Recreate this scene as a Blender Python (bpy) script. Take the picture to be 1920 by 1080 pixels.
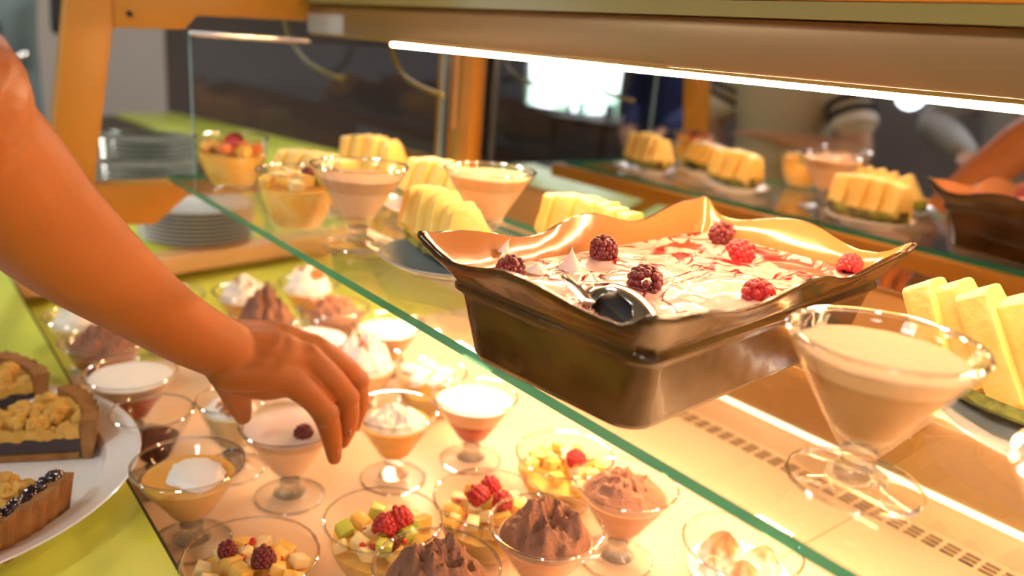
import bpy, bmesh, math, random
from mathutils import Vector, Matrix, noise

for o in list(bpy.data.objects): bpy.data.objects.remove(o, do_unlink=True)
S = bpy.context.scene
COL = S.collection
PI = math.pi
random.seed(7)

# ------------------------------------------------------------------ camera
# world: +x runs right along the display case, +y into it, z=0 is the top of the glass shelf
CR = Matrix(((0.615503569, 0.276998019, -0.737853274),
             (0.784292458, -0.122947042, 0.608086643),
             (0.077721918, -0.952972257, -0.2929218)))
cam = bpy.data.cameras.new('camera'); camo = bpy.data.objects.new('camera', cam); COL.objects.link(camo)
cam.sensor_width = 36.0; cam.lens = 36.0 * 1500 / 1920
r_, d_, f_ = CR.col[0], CR.col[1], CR.col[2]
mw = Matrix((( r_[0], -d_[0], -f_[0], 0), (r_[1], -d_[1], -f_[1], 0), (r_[2], -d_[2], -f_[2], .24), (0, 0, 0, 1)))
camo.matrix_world = mw
cam.clip_start = .02; cam.clip_end = 60
cam.dof.use_dof = True; cam.dof.focus_distance = .64; cam.dof.aperture_fstop = 3.1
S.camera = camo
S.view_settings.view_transform = 'Standard'
S.view_settings.look = 'None'
S.view_settings.gamma = 1
S.view_settings.use_curve_mapping = False
S.view_settings.exposure = 1.0

# ------------------------------------------------------------------ world
W = bpy.data.worlds.new('world'); S.world = W; W.use_nodes = True
bg = W.node_tree.nodes['Background']
bg.inputs[0].default_value = (.80, .82, .86, 1); bg.inputs[1].default_value = .72

TUBE = 66.0        # light of the hood's front tube and of the added second one
ROOM = 15.0          # added ceiling panels, out of view, that light the room

# ------------------------------------------------------------------ materials
def mat(name, col=(.8, .8, .8), rough=.5, metal=0, sss=0, sssr=(.02, .01, .005), coat=0, spec=.5, emis=None, es=0, bump=None, var=None, trans=0):
    """bump=(scale,strength,detail)  var=(scale,color2,lo,hi)"""
    m = bpy.data.materials.new(name); m.use_nodes = True
    nt = m.node_tree; b = nt.nodes['Principled BSDF']
    b.inputs['Base Color'].default_value = (*col, 1)
    b.inputs['Roughness'].default_value = rough
    b.inputs['Metallic'].default_value = metal
    b.inputs['Specular IOR Level'].default_value = spec
    if sss:
        b.inputs['Subsurface Weight'].default_value = sss
        b.inputs['Subsurface Radius'].default_value = sssr
        b.inputs['Subsurface Scale'].default_value = 1
    if coat:
        b.inputs['Coat Weight'].default_value = coat; b.inputs['Coat Roughness'].default_value = .04
    if trans: b.inputs['Transmission Weight'].default_value = trans
    if emis:
        b.inputs['Emission Color'].default_value = (*emis, 1); b.inputs['Emission Strength'].default_value = es
    tc = nt.nodes.new('ShaderNodeTexCoord')
    if bump:
        n = nt.nodes.new('ShaderNodeTexNoise'); n.inputs['Scale'].default_value = bump[0]
        n.inputs['Detail'].default_value = bump[2] if len(bump) > 2 else 3
        nt.links.new(tc.outputs['Object'], n.inputs['Vector'])
        bp = nt.nodes.new('ShaderNodeBump'); bp.inputs['Strength'].default_value = bump[1]
        bp.inputs['Distance'].default_value = .002
        nt.links.new(n.outputs['Fac'], bp.inputs['Height']); nt.links.new(bp.outputs['Normal'], b.inputs['Normal'])
    if var:
        n = nt.nodes.new('ShaderNodeTexNoise'); n.inputs['Scale'].default_value = var[0]; n.inputs['Detail'].default_value = 4
        nt.links.new(tc.outputs['Object'], n.inputs['Vector'])
        cr = nt.nodes.new('ShaderNodeValToRGB')
        cr.color_ramp.elements[0].position = var[2]; cr.color_ramp.elements[0].color = (*col, 1)
        cr.color_ramp.elements[1].position = var[3]; cr.color_ramp.elements[1].color = (*var[1], 1)
        nt.links.new(n.outputs['Fac'], cr.inputs['Fac']); nt.links.new(cr.outputs['Color'], b.inputs['Base Color'])
    return m

def glass_thin(name, tint=(1, 1, 1), base=.05, edge=.75, power=3.2, rough=.02, gcol=(1, 1, 1)):
    """clear pane or cup wall: lets light straight through, mirrors more towards grazing angles"""
    m = bpy.data.materials.new(name); m.use_nodes = True; nt = m.node_tree
    for n in list(nt.nodes): nt.nodes.remove(n)
    out = nt.nodes.new('ShaderNodeOutputMaterial'); mx = nt.nodes.new('ShaderNodeMixShader')
    tr = nt.nodes.new('ShaderNodeBsdfTransparent'); tr.inputs[0].default_value = (*tint, 1)
    gl = nt.nodes.new('ShaderNodeBsdfGlossy'); gl.inputs['Roughness'].default_value = rough; gl.inputs['Color'].default_value = (*gcol, 1)
    lw = nt.nodes.new('ShaderNodeLayerWeight'); lw.inputs[0].default_value = .5
    pw = nt.nodes.new('ShaderNodeMath'); pw.operation = 'POWER'; pw.inputs[1].default_value = power
    mr = nt.nodes.new('ShaderNodeMapRange'); mr.inputs[3].default_value = base; mr.inputs[4].default_value = edge
    nt.links.new(lw.outputs['Facing'], pw.inputs[0]); nt.links.new(pw.outputs[0], mr.inputs[0])
    nt.links.new(mr.outputs[0], mx.inputs[0]); nt.links.new(tr.outputs[0], mx.inputs[1]); nt.links.new(gl.outputs[0], mx.inputs[2])
    nt.links.new(mx.outputs[0], out.inputs[0])
    return m

def glass_solid(name, tint=(1, 1, 1), clear=.45):
    """thick glass: refracts, and lets part of the light straight through"""
    m = bpy.data.materials.new(name); m.use_nodes = True; nt = m.node_tree
    for n in list(nt.nodes): nt.nodes.remove(n)
    out = nt.nodes.new('ShaderNodeOutputMaterial'); mx = nt.nodes.new('ShaderNodeMixShader'); mx.inputs[0].default_value = clear
    g = nt.nodes.new('ShaderNodeBsdfGlass'); g.inputs['IOR'].default_value = 1.45; g.inputs['Color'].default_value = (*tint, 1); g.inputs['Roughness'].default_value = .01
    tr = nt.nodes.new('ShaderNodeBsdfTransparent'); tr.inputs[0].default_value = (*tint, 1)
    nt.links.new(g.outputs[0], mx.inputs[1]); nt.links.new(tr.outputs[0], mx.inputs[2]); nt.links.new(mx.outputs[0], out.inputs[0])
    return m

M = {}
M['cup'] = glass_thin('cup glass', (.992, .99, .985), .02, .7, 3.4)
M['cupsolid'] = glass_thin('thick cup glass', (.992, .99, .985), .03, .85, 5, .03)
M['stemglass'] = glass_solid('thick stem glass', (.985, .98, .96), .4)
M['rimglass'] = glass_thin('rounded glass rim', (.97, .965, .95), .14, .9, 1.5, .03)
M['shelf'] = glass_thin('shelf pane glass', (.96, .985, .96), .035, .8, 4)
def cut_edge():
    m = mat('green cut glass edge', (.010, .22, .13), .25, coat=.3, var=(9, (.02, .32, .19), .3, .7)); nt = m.node_tree
    b = nt.nodes['Principled BSDF']; out = nt.nodes['Material Output']; mx = nt.nodes.new('ShaderNodeMixShader'); tr = nt.nodes.new('ShaderNodeBsdfTransparent')
    mx.inputs[0].default_value = .12; tr.inputs[0].default_value = (.3, .8, .6, 1)
    nt.links.new(b.outputs[0], mx.inputs[1]); nt.links.new(tr.outputs[0], mx.inputs[2]); nt.links.new(mx.outputs[0], out.inputs[0]); return m
M['shelfedge'] = cut_edge()
M['pane'] = glass_thin('end pane glass', (.90, .90, .89), .02, .8, 5, .015)
M['paneedge'] = mat('pale blue pane edge', (.32, .50, .55), .3)
M['orange'] = mat('orange painted metal', (.50, .225, .020), .42, bump=(300, .05), spec=.4)
M['beigerail'] = mat('pale apricot rail', (.78, .46, .22), .4)
M['olive'] = mat('olive painted metal', (.34, .25, .045), .4)
M['mirror'] = mat('dark mirror glass', (.60, .60, .64), .02, 1)
M['hood'] = mat('warm grey hood metal', (.34, .20, .095), .36, .35, var=(2.2, (.28, .20, .07), .35, .7))
M['hoodcap'] = mat('pale grey hood cap', (.42, .43, .40), .4)
M['hoodglass'] = mat('olive toned top glass', (.26, .22, .07), .25)
M['tube'] = mat('light tube', (1, 1, 1), .3, emis=(1, .61, .33), es=TUBE)
M['tube2'] = mat('under shelf light strip', (1, 1, 1), .3, emis=(1, .60, .34), es=72)
M['tubehold'] = mat('brass tube holder', (.45, .27, .05), .35, .6)
M['trayfloor'] = mat('peach laminate', (.85, .63, .41), .30, spec=.4, var=(3, (.87, .66, .44), .3, .7))
M['traylime'] = mat('lime laminate tray', (.62, .60, .06), .32)
M['slot'] = mat('dark slot', (.10, .055, .02), .7)
M['joint'] = mat('joint line', (.42, .26, .12), .7)
M['brown'] = mat('brown sheet panel', (.30, .16, .045), .28, .15, var=(5, (.25, .14, .05), .35, .7))
M['lip'] = mat('lit strip light', (.95, .90, .82), .3, emis=(1, .78, .55), es=1.3)  # emission put in so the steel strip reads brightly lit
M['lime'] = mat('lime laminate', (.64, .72, .10), .38, bump=(900, .03))
M['limeedge'] = mat('dark counter edge', (.05, .035, .015), .5)
M['china'] = mat('white china', (.78, .78, .77), .16, coat=.4)
M['chinagrey'] = mat('blue grey china', (.30, .35, .36), .2, coat=.4)
M['plateglass'] = glass_thin('plate glass', (.84, .90, .88), .30, .9, 1.2, .10, (.95, 1, .98))
M['cream'] = mat('white cream', (.90, .86, .78), .42, sss=.35, sssr=(.006, .004, .003), bump=(160, .35))
M['creamtop'] = mat('smooth white pudding', (.93, .90, .84), .35, sss=.3, sssr=(.006, .004, .003), bump=(500, .2))
M['foam'] = mat('beige foam', (.64, .40, .22), .5, sss=.3, sssr=(.006, .004, .002), bump=(700, .5), var=(420, (.56, .36, .20), .45, .75))
M['panna'] = mat('amber pudding', (.40, .185, .035), .45, sss=.15, sssr=(.012, .008, .003), var=(25, (.46, .23, .05), .3, .7))
M['pannaband'] = mat('peach foam band', (.68, .42, .22), .4, sss=.3, sssr=(.01, .006, .003))
M['peach'] = mat('peach pudding', (.86, .58, .34), .35, sss=.4, sssr=(.012, .008, .004))
M['pink'] = mat('pale pink cream', (.86, .60, .52), .4, sss=.3, sssr=(.008, .004, .003), bump=(200, .3), var=(30, (.88, .70, .58), .4, .6))
M['yellow'] = mat('yellow jelly', (.85, .55, .12), .25, sss=.4, sssr=(.01, .006, .002), var=(14, (.82, .36, .06), .42, .62))
M['orangej'] = mat('orange jelly', (.80, .42, .09), .25, sss=.4, sssr=(.01, .005, .002), var=(16, (.86, .55, .2), .4, .65))
M['redj'] = mat('red berry layer', (.42, .055, .03), .25, sss=.3, sssr=(.01, .003, .002), var=(22, (.62, .16, .07), .4, .65))
M['sauce'] = mat('dark berry sauce', (.085, .008, .012), .08, coat=.5)
M['mousse'] = mat('chocolate mousse', (.25, .105, .055), .62, sss=.1, sssr=(.004, .002, .001), bump=(260, 1.0, 6), var=(60, (.33, .15, .085), .35, .7))
M['mousselight'] = mat('light chocolate mousse', (.42, .20, .115), .6, sss=.1, bump=(260, 1.0, 6), var=(60, (.30, .13, .07), .35, .7))
M['moussefill'] = mat('milky brown mousse', (.52, .25, .12), .4, sss=.3, sssr=(.008, .004, .002), var=(18, (.58, .31, .16), .4, .6))
M['rasp'] = mat('raspberry', (.50, .015, .018), .28, sss=.3, sssr=(.004, .001, .001), coat=.25, bump=(900, .3))
M['raspdark'] = mat('dark raspberry', (.17, .008, .008), .3, sss=.2, sssr=(.004, .001, .001), coat=.25, bump=(900, .3))
M['pom'] = mat('pomegranate seed', (.62, .03, .02), .18, sss=.3, coat=.4)
M['mango'] = mat('yellow fruit', (.92, .52, .07), .3, sss=.35, sssr=(.008, .005, .002), var=(60, (.93, .68, .22), .35, .7))
M['coral'] = mat('coral red fruit', (.80, .22, .06), .3, sss=.3, sssr=(.008, .003, .002))
M['palefruit'] = mat('pale fruit', (.93, .74, .36), .3, sss=.45, sssr=(.008, .006, .003))
M['grape'] = mat('green grape', (.55, .60, .10), .2, sss=.5, sssr=(.008, .008, .002))
M['juice'] = glass_thin('fruit juice', (.95, .80, .38), .04, .5, 3, .05)
M['topping'] = mat('brown orange topping', (.42, .12, .025), .4, coat=.2, bump=(120, .8), var=(70, (.62, .24, .06), .4, .6))
M['pine'] = mat('pineapple flesh', (.92, .58, .11), .36, sss=.45, sssr=(.010, .006, .002), bump=(160, .5, 5), var=(45, (.94, .72, .24), .3, .75))
M['pinepale'] = mat('pale pineapple core', (.94, .77, .34), .4, sss=.45, sssr=(.010, .007, .003), bump=(220, .4, 5))
M['rind'] = mat('pineapple rind', (.30, .30, .035), .5, bump=(90, 1.0, 4), var=(55, (.10, .08, .02), .42, .6))
M['crumb'] = mat('golden crumble', (.58, .32, .055), .75, bump=(320, 1.0, 6), var=(60, (.68, .43, .09), .35, .7))
M['crust'] = mat('baked crust', (.24, .095, .02), .7, bump=(300, 1.0, 6), var=(50, (.36, .17, .04), .35, .7))
M['blue'] = mat('dark berry jam', (.022, .008, .014), .12, coat=.7, bump=(150, .8))
M['steel'] = mat('polished steel', (.72, .70, .67), .10, 1)
M['skin'] = mat('tanned skin', (.37, .118, .024), .46, sss=.12, sssr=(.012, .005, .003), bump=(420, .12, 4), var=(9, (.33, .100, .019), .3, .7), spec=.35)
M['skin2'] = mat('skin', (.48, .25, .14), .5, sss=.15, sssr=(.01, .004, .002))
M['nail'] = mat('finger nail', (.42, .17, .08), .35)
M['tee'] = mat('beige tee', (.52, .43, .29), .9, bump=(60, .4)); M['stripe'] = mat('black stripe', (.015, .015, .02), .9)
M['teew'] = mat('white tee trim', (.66, .60, .52), .9)
M['knit'] = mat('light grey knit', (.42, .42, .41), .95, bump=(150, .8))
M['navy'] = mat('navy cloth', (.03, .04, .12), .9)
M['darktr'] = mat('dark trousers', (.03, .03, .035), .9)
M['hair'] = mat('dark hair', (.03, .018, .01), .6, bump=(200, .8)); M['eye'] = mat('eye white', (.8, .8, .8), .2)
M['cable'] = mat('yellow cable', (.20, .16, .025), .45)
M['beige'] = mat('beige plaster', (.70, .60, .54), .85, bump=(40, .1), var=(.8, (.62, .54, .48), .3, .7))
M['dark'] = mat('dark brown wall', (.10, .075, .062), .6, var=(1.2, (.14, .105, .085), .35, .7))
M['blueg'] = mat('blue grey paint', (.20, .26, .28), .6)
M['slate'] = mat('dark slate metal', (.05, .07, .085), .4)
M['black'] = mat('black plastic', (.02, .02, .022), .4)
M['wood'] = mat('dark wood', (.075, .045, .03), .5)
M['floor'] = mat('dark stone floor', (.10, .08, .065), .5)
M['ceil'] = mat('ceiling paint', (.45, .42, .38), .9)
M['panel'] = mat('ceiling light panel', (1, 1, 1), .5, emis=(1, .95, .88), es=ROOM)
M['globe'] = mat('glowing glass globe', (1, 1, 1), .3, emis=(.85, .95, 1), es=5)
M['hidden'] = mat('white enamel', (.7, .7, .68), .4)

# ------------------------------------------------------------------ helpers
def finish(name, bm, m, parent=None, smooth=True, angle=40, loc=None, rotz=0, mats=None):
    bmesh.ops.recalc_face_normals(bm, faces=bm.faces)
    me = bpy.data.meshes.new(name); bm.to_mesh(me); bm.free()
    for mm in (mats or [m]): me.materials.append(M[mm] if isinstance(mm, str) else mm)
    if smooth:
        for p in me.polygons: p.use_smooth = True
        me.set_sharp_from_angle(angle=math.radians(angle))
    o = bpy.data.objects.new(name, me); COL.objects.link(o)
    if parent: o.parent = parent
    if loc is not None: o.location = loc
    if rotz: o.rotation_euler.z = rotz
    return o

def tag(o, label=None, cat=None, group=None, kind=None):
    if label: o['label'] = label
    if cat: o['category'] = cat
    if group: o['group'] = group
    if kind: o['kind'] = kind
    return o

def thing(name, label, cat, loc=(0, 0, 0), rotz=0, group=None):
    o = bpy.data.objects.new(name, None); COL.objects.link(o); o.empty_display_size = .02
    o.location = loc; o.rotation_euler.z = rotz
    return tag(o, label, cat, group)

def struct(o): o['kind'] = 'structure'; return o

KIDS = {}
def dup(src, loc=None, rotz=None, label=None, group=None, scale=None):
    def rec(s, par):
        c = s.copy(); COL.objects.link(c)
        if par: c.parent = par
        for ch in [k for k in ALL_CHILDREN(s)]: rec(ch, c)
        return c
    r = rec(src, None)
    if loc is not None: r.location = loc
    if rotz is not None: r.rotation_euler.z = rotz
    if label: r['label'] = label
    if group: r['group'] = group
    if scale: r.scale = (scale, scale, scale)
    return r
def ALL_CHILDREN(s): return [o for o in COL.objects if o.parent == s]

def lathe(bm, prof, n=64, c=(0, 0, 0), closed=False):
    rings = []
    for (r, z) in prof:
        if r < 1e-6: rings.append([bm.verts.new((c[0], c[1], c[2] + z))])
        else: rings.append([bm.verts.new((c[0] + r * math.cos(2 * PI * i / n), c[1] + r * math.sin(2 * PI * i / n), c[2] + z)) for i in range(n)])
    pairs = list(zip(rings, rings[1:]))
    if closed: pairs.append((rings[-1], rings[0]))
    for a, b in pairs:
        for i in range(n):
            j = (i + 1) % n
            if len(a) == 1 and len(b) == 1: break
            if len(a) == 1: bm.faces.new((a[0], b[j], b[i]))
            elif len(b) == 1: bm.faces.new((a[i], a[j], b[0]))
            else: bm.faces.new((a[i], a[j], b[j], b[i]))
    return bm

def box(bm, x0, x1, y0, y1, z0, z1, bev=0, mi=0):
    vs = [bm.verts.new(p) for p in ((x0, y0, z0), (x1, y0, z0), (x1, y1, z0), (x0, y1, z0), (x0, y0, z1), (x1, y0, z1), (x1, y1, z1), (x0, y1, z1))]
    fs = [bm.faces.new([vs[i] for i in f]) for f in ((3, 2, 1, 0), (4, 5, 6, 7), (0, 1, 5, 4), (1, 2, 6, 5), (2, 3, 7, 6), (3, 0, 4, 7))]
    for f in fs: f.material_index = mi
    if bev:
        es = list({e for f in fs for e in f.edges})
        r = bmesh.ops.bevel(bm, geom=es, offset=bev, segments=2, affect='EDGES', profile=.5)
        for f in r['faces']: f.material_index = mi
    return vs

def B(*a, **k):
    bm = bmesh.new(); box(bm, *a, **k); return bm

def prism(pts, axis, a0, a1, bev=0):
    """pts polygon in the plane across 'axis', extruded from a0 to a1"""
    bm = bmesh.new()
    def P(p, a): return {'x': (a, p[0], p[1]), 'y': (p[0], a, p[1]), 'z': (p[0], p[1], a)}[axis]
    lo = [bm.verts.new(P(p, a0)) for p in pts]; hi = [bm.verts.new(P(p, a1)) for p in pts]
    bm.faces.new(lo); bm.faces.new(list(reversed(hi)))
    n = len(pts)
    for i in range(n): bm.faces.new((lo[i], lo[(i + 1) % n], hi[(i + 1) % n], hi[i]))
    bmesh.ops.recalc_face_normals(bm, faces=bm.faces)
    if bev: bmesh.ops.bevel(bm, geom=list(bm.edges), offset=bev, segments=2, affect='EDGES', profile=.5)
    return bm

def loft(bm, pts, rad, n=20, ups=None, cap=True, sub=6):
    """smooth tapered tube through pts; rad = r or (r_side, r_up)"""
    P = [Vector(p) for p in pts]; R = [(r, r) if not isinstance(r, tuple) else r for r in rad]
    up0 = Vector(ups) if ups else Vector((0, 0, 1))
    Q, RR = [], []
    def cr(a, b, c, d, t): return .5 * ((2 * b) + (c - a) * t + (2 * a - 5 * b + 4 * c - d) * t * t + (3 * b - a - 3 * c + d) * t ** 3)
    m = len(P)
    for i in range(m - 1):
        for k in range(sub):
            t = k / sub
            a, b, c, d = P[max(i - 1, 0)], P[i], P[i + 1], P[min(i + 2, m - 1)]
            Q.append(cr(a, b, c, d, t))
            ra, rb, rc, rd = R[max(i - 1, 0)], R[i], R[i + 1], R[min(i + 2, m - 1)]
            RR.append((max(.0008, cr(ra[0], rb[0], rc[0], rd[0], t)), max(.0008, cr(ra[1], rb[1], rc[1], rd[1], t))))
    Q.append(P[-1]); RR.append(R[-1])
    rings = []
    N = len(Q)
    def ring(c, T, rx, ry):
        s = T.cross(up0)
        if s.length < 1e-4: s = T.cross(Vector((0, 1, 0)))
        s.normalize(); u = s.cross(T).normalized()
        return [bm.verts.new(c + s * rx * math.cos(2 * PI * j / n) + u * ry * math.sin(2 * PI * j / n)) for j in range(n)]
    for i in range(N):
        T = (Q[min(i + 1, N - 1)] - Q[max(i - 1, 0)]).normalized()
        if i == 0 and cap:
            for a in (75, 50, 25):
                ca, sa = math.cos(math.radians(a)), math.sin(math.radians(a)); h = min(RR[0])
                rings.append(ring(Q[0] - T * h * sa, T, RR[0][0] * ca, RR[0][1] * ca))
        rings.append(ring(Q[i], T, *RR[i]))
        if i == N - 1 and cap:
            for a in (25, 50, 75):
                ca, sa = math.cos(math.radians(a)), math.sin(math.radians(a)); h = min(RR[-1])
                rings.append(ring(Q[-1] + T * h * sa, T, RR[-1][0] * ca, RR[-1][1] * ca))
    for a, b in zip(rings, rings[1:]):
        for j in range(n): bm.faces.new((a[j], a[(j + 1) % n], b[(j + 1) % n], b[j]))
    bm.faces.new(list(reversed(rings[0]))); bm.faces.new(rings[-1])
    return bm

def ball(bm, c, r, sub=3, sc=(1, 1, 1), amp=0, freq=1, seed=0, flat=None):
    res = bmesh.ops.create_icosphere(bm, subdivisions=sub, radius=1)
    off = Vector((seed * 3.17, seed * 1.73, seed * 2.31))
    for v in res['verts']:
        d = v.co.copy(); k = 1
        if amp: k += amp * noise.fractal(d * freq + off, .7, 2.1, 4)
        v.co = Vector((c[0] + d.x * r * sc[0] * k, c[1] + d.y * r * sc[1] * k, c[2] + d.z * r * sc[2] * k))
        if flat is not None and v.co.z < flat: v.co.z = flat
    return bm

def rrect(hx, hy, r, n=24):
    """points of a rounded rectangle, 4*n of them, starting mid of +x side; returns (x,y,nx,ny,cornerness)"""
    out = []
    per = []
    def side(a, b, k):
        for i in range(k): t = i / k; per.append((a[0] + (b[0] - a[0]) * t, a[1] + (b[1] - a[1]) * t))
    k = n; kc = 8
    C = [(hx - r, hy - r, 0), (-hx + r, hy - r, PI / 2), (-hx + r, -hy + r, PI), (hx - r, -hy + r, 1.5 * PI)]
    ends = []
    for cx, cy, a0 in C: ends.append([(cx + r * math.cos(a0 + PI / 2 * i / kc), cy + r * math.sin(a0 + PI / 2 * i / kc)) for i in range(kc + 1)])
    for q in range(4):
        e = ends[q]; nx = ends[(q + 1) % 4][0]
        for i in range(kc): per.append(e[i])
        side(e[-1], nx, k)
    return per

def rings_mesh(bm, rings, cap0=True, cap1=True, mi=0):
    V = [[bm.verts.new(p) for p in r] for r in rings]
    for a, b in zip(V, V[1:]):
        n = len(a)
        for j in range(n):
            f = bm.faces.new((a[j], a[(j + 1) % n], b[(j + 1) % n], b[j])); f.material_index = mi
    if cap0: bm.faces.new(list(reversed(V[0])))
    if cap1: bm.faces.new(V[-1])
    return bm

# ================================================================== setting
struct(finish('floor', B(-9, 4, -6, 5, -1.20, -1.12), 'floor', smooth=False))
struct(finish('ceiling', B(-9, 4, -6, 5, 1.6, 1.68), 'ceil', smooth=False))
# wall behind the guests with the window opening
bm = bmesh.new()
for a in ((-9, -7.25, -4.1, -4, -1.12, 1.6), (-5.72, 4, -4.1, -4, -1.12, 1.6), (-7.25, -5.72, -4.1, -4, -1.12, -.42), (-7.25, -5.72, -4.1, -4, .62, 1.6)): box(bm, *a)
struct(finish('wall_front', bm, 'dark', smooth=False))
w = struct(finish('window_1', B(-7.27, -5.70, -4.06, -3.98, -.45, -.41), 'wood', smooth=False))
bm = bmesh.new()
for x in (-7.25, -6.5, -5.75): box(bm, x, x + .04, -4.06, -4.0, -.42, .62)
finish('window_frame', bm, 'wood', w, smooth=False)
m = mat('daylight seen through the window', (.8, .9, .8), .5, emis=(1, 1, 1), es=5)
nt = m.node_tree; b = nt.nodes['Principled BSDF']; n = nt.nodes.new('ShaderNodeTexNoise'); n.inputs['Scale'].default_value = 3.5
tcn = nt.nodes.new('ShaderNodeTexCoord'); nt.links.new(tcn.outputs['Object'], n.inputs['Vector'])
cr = nt.nodes.new('ShaderNodeValToRGB'); cr.color_ramp.elements[0].position = .38; cr.color_ramp.elements[0].color = (.25, .42, .30, 1)
cr.color_ramp.elements[1].position = .52; cr.color_ramp.elements[1].color = (.86, .94, 1, 1)
nt.links.new(n.outputs['Fac'], cr.inputs['Fac']); nt.links.new(cr.outputs['Color'], b.inputs['Emission Color'])
finish('pane', B(-7.25, -5.72, -4.09, -4.07, -.42, .62), m, w, smooth=False)
struct(finish('wall_left', B(-9.1, -9, -6, 5, -1.12, 1.6), 'dark', smooth=False))
struct(finish('wall_back', B(-5.2, 4, 3.6, 3.7, -1.12, 1.6), 'dark', smooth=False))
struct(finish('wall_kitchen', B(-5.15, -5.0, .74, 1.40, -1.12, 1.6), 'beige', smooth=False))
struct(finish('wall_partition', B(-5.15, -4.98, 1.40, 3.6, -1.12, 1.6), 'dark', smooth=False))

tag(finish('column', B(-3.62, -3.5, .30, .535, -1.12, 1.6, bev=.01), 'blueg'), 'blue grey painted column at the far left behind the reaching arm', 'column')
bm = bmesh.new(); loft(bm, [(-3.9, .585, -.6), (-3.9, .59, .1), (-3.9, .61, .30)], [.006] * 3)
t = tag(finish('hose', bm, 'blueg'), 'thin grey hose hanging in front of the beige wall', 'hose')
bm = bmesh.new(); loft(bm, [(-3.4, .585, .16), (-3.4, .60, .33)], [.022, .03]); 
tag(finish('spray_handle', bm, 'black'), 'black handle hanging beside the orange post at the upper left', 'handle')
t = thing('coat_hook', 'dark wall hook with a grey arm at the far left edge', 'hook', (-3.45, .40, .06))
bm = bmesh.new(); loft(bm, [(0, .0, -.12), (0, .0, .10)], [(.02, .014), (.02, .014)]); finish('back_plate', bm, 'black', t)
bm = bmesh.new(); loft(bm, [(.02, 0, 0), (.05, .05, -.01), (.05, .07, .0)], [.012, .012, .02]); finish('arm', bm, 'steel', t)

# ------------------------------------------------------------------ room lamps: ceiling panels added out of view, and the mirrored globe
for i, (x, y) in enumerate(((-2.4, -1.6), (-.3, -1.5), (-3.8, -2.6), (1.6, -1.6), (-2.5, 1.6))):
    t = thing('ceiling_lamp', ['square ceiling light above the guests in the beige tee and grey knit', 'square ceiling light above the camera side of the counter',
                              'square ceiling light farthest from the counter near the window', 'square ceiling light to the right of the camera', 'square ceiling light above the far lime counter'][i], 'ceiling light', (x, y, 1.56))
    finish('frame', B(-.33, .33, -.33, .33, .0, .04, bev=.005), 'hidden', t); finish('diffuser', B(-.3, .3, -.3, .3, -.012, .0), 'panel', t, smooth=False)
t = thing('globe_lamp', 'round glowing globe lamp mirrored at the right under the light tube', 'lamp', (-1.62, -1.45, .16))
bm = bmesh.new(); ball(bm, (0, 0, 0), .055); finish('globe', bm, 'globe', t)
bm = bmesh.new(); loft(bm, [(0, 0, .05), (0, 0, 1.44)], [.006, .006]); finish('rod', bm, 'black', t)

# ================================================================== display case
GZ0 = -1.12
CY0, CY1 = .17, .95           # counter edge, mirror doors
CZ, TZ = -.235, -.285         # counter top, tray floor
XL, XR = -1.62, .75
bm = B(-2.55, XR, -.245, CY0, CZ - .035, CZ, bev=.0015)
tag(finish('counter_top', bm, 'lime'), 'lime green counter top along the front of the case', 'counter')
tag(finish('edge_trim', B(-2.0, XR, CY0 + .0002, CY0 + .0025, CZ - .05, CZ - .0005), 'limeedge', smooth=False), 'thin dark edge strip between the lime counter and the tray', 'trim')
tag(finish('counter_front', B(-2.5, XR, -.15, .10, -1.12, CZ - .036), 'wood', smooth=False), 'dark wooden base under the lime counter', 'counter base')
# the far lime counter behind the case and its end piece beside it
bm = prism([(-1.662, .172), (-2.55, .172), (-2.55, .94), (-1.805, .94)], 'z', CZ - .035, CZ, .001)
tag(finish('side_counter_top', bm, 'lime'), 'lime green side counter carrying the stacked plates', 'counter')
tag(finish('side_counter_base', B(-2.5, -1.84, .18, .90, -1.12, CZ - .036), 'wood', smooth=False), 'dark base under the side counter with the plate stacks', 'counter base')
tag(finish('tray_rim', prism([(-1.60, .172), (-1.66, .172), (-1.80, .95), (-1.74, .95)], 'z', CZ - .036, CZ + .001, .001), 'beigerail'), 'pale apricot rim strip at the left end of the lit tray', 'trim')
bm = prism([(-4.25, .95), (-4.3, 1.24), (-2.0, 1.66), (-2.0, 1.22), (-3.2, 1.0)], 'z', CZ - .04, CZ, .001)
tag(finish('far_counter', bm, 'lime'), 'lime green counter seen through the end pane, far behind', 'counter')
bm = prism([(-4.25, .72), (-4.25, .945), (-3.2, .995), (-2.6, 1.1), (-2.6, .97), (-3.1, .80)], 'z', CZ - .07, CZ - .012, .001)
tag(finish('dark_ledge', bm, 'wood'), 'dark brown ledge in front of the far lime counter', 'ledge')
tag(finish('side_cabinet', B(-4.2, -2.95, .60, 1.3, -1.12, CZ - .075), 'wood', smooth=False), 'dark cabinet under the brown ledge', 'cabinet')

bm = B(-1.25, XR, CY0 + .003, .955, TZ - .02, TZ)
o = tag(finish('display_tray', bm, 'trayfloor', smooth=False), 'peach laminate tray floor under the glasses', 'tray')
bm = bmesh.new(); box(bm, -.3915, -.3900, CY0 + .01, .915, TZ, TZ + .0003); box(bm, .30, .3015, CY0 + .01, .915, TZ, TZ + .0003); finish('joint', bm, 'joint', o, smooth=False)
bm = bmesh.new()
x = -1.2
while x < XR - .02:
    for k in range(3): box(bm, x, x + .016, .918 + k * .010, .918 + k * .010 + .0055, TZ, TZ + .0006)
    x += .0215
v = finish('vent_slots', bm, 'slot', o, smooth=False); v['kind'] = 'stuff'
o = tag(finish('lime_tray', B(-1.80, -1.2502, CY0 + .003, .955, TZ - .02, TZ), 'traylime', smooth=False), 'yellow green tray floor at the left end under the cream glasses', 'tray')
o = thing('case_back', 'brown back panel below the mirror doors with a bright lower strip', 'panel', (0, .95, 0))
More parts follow.
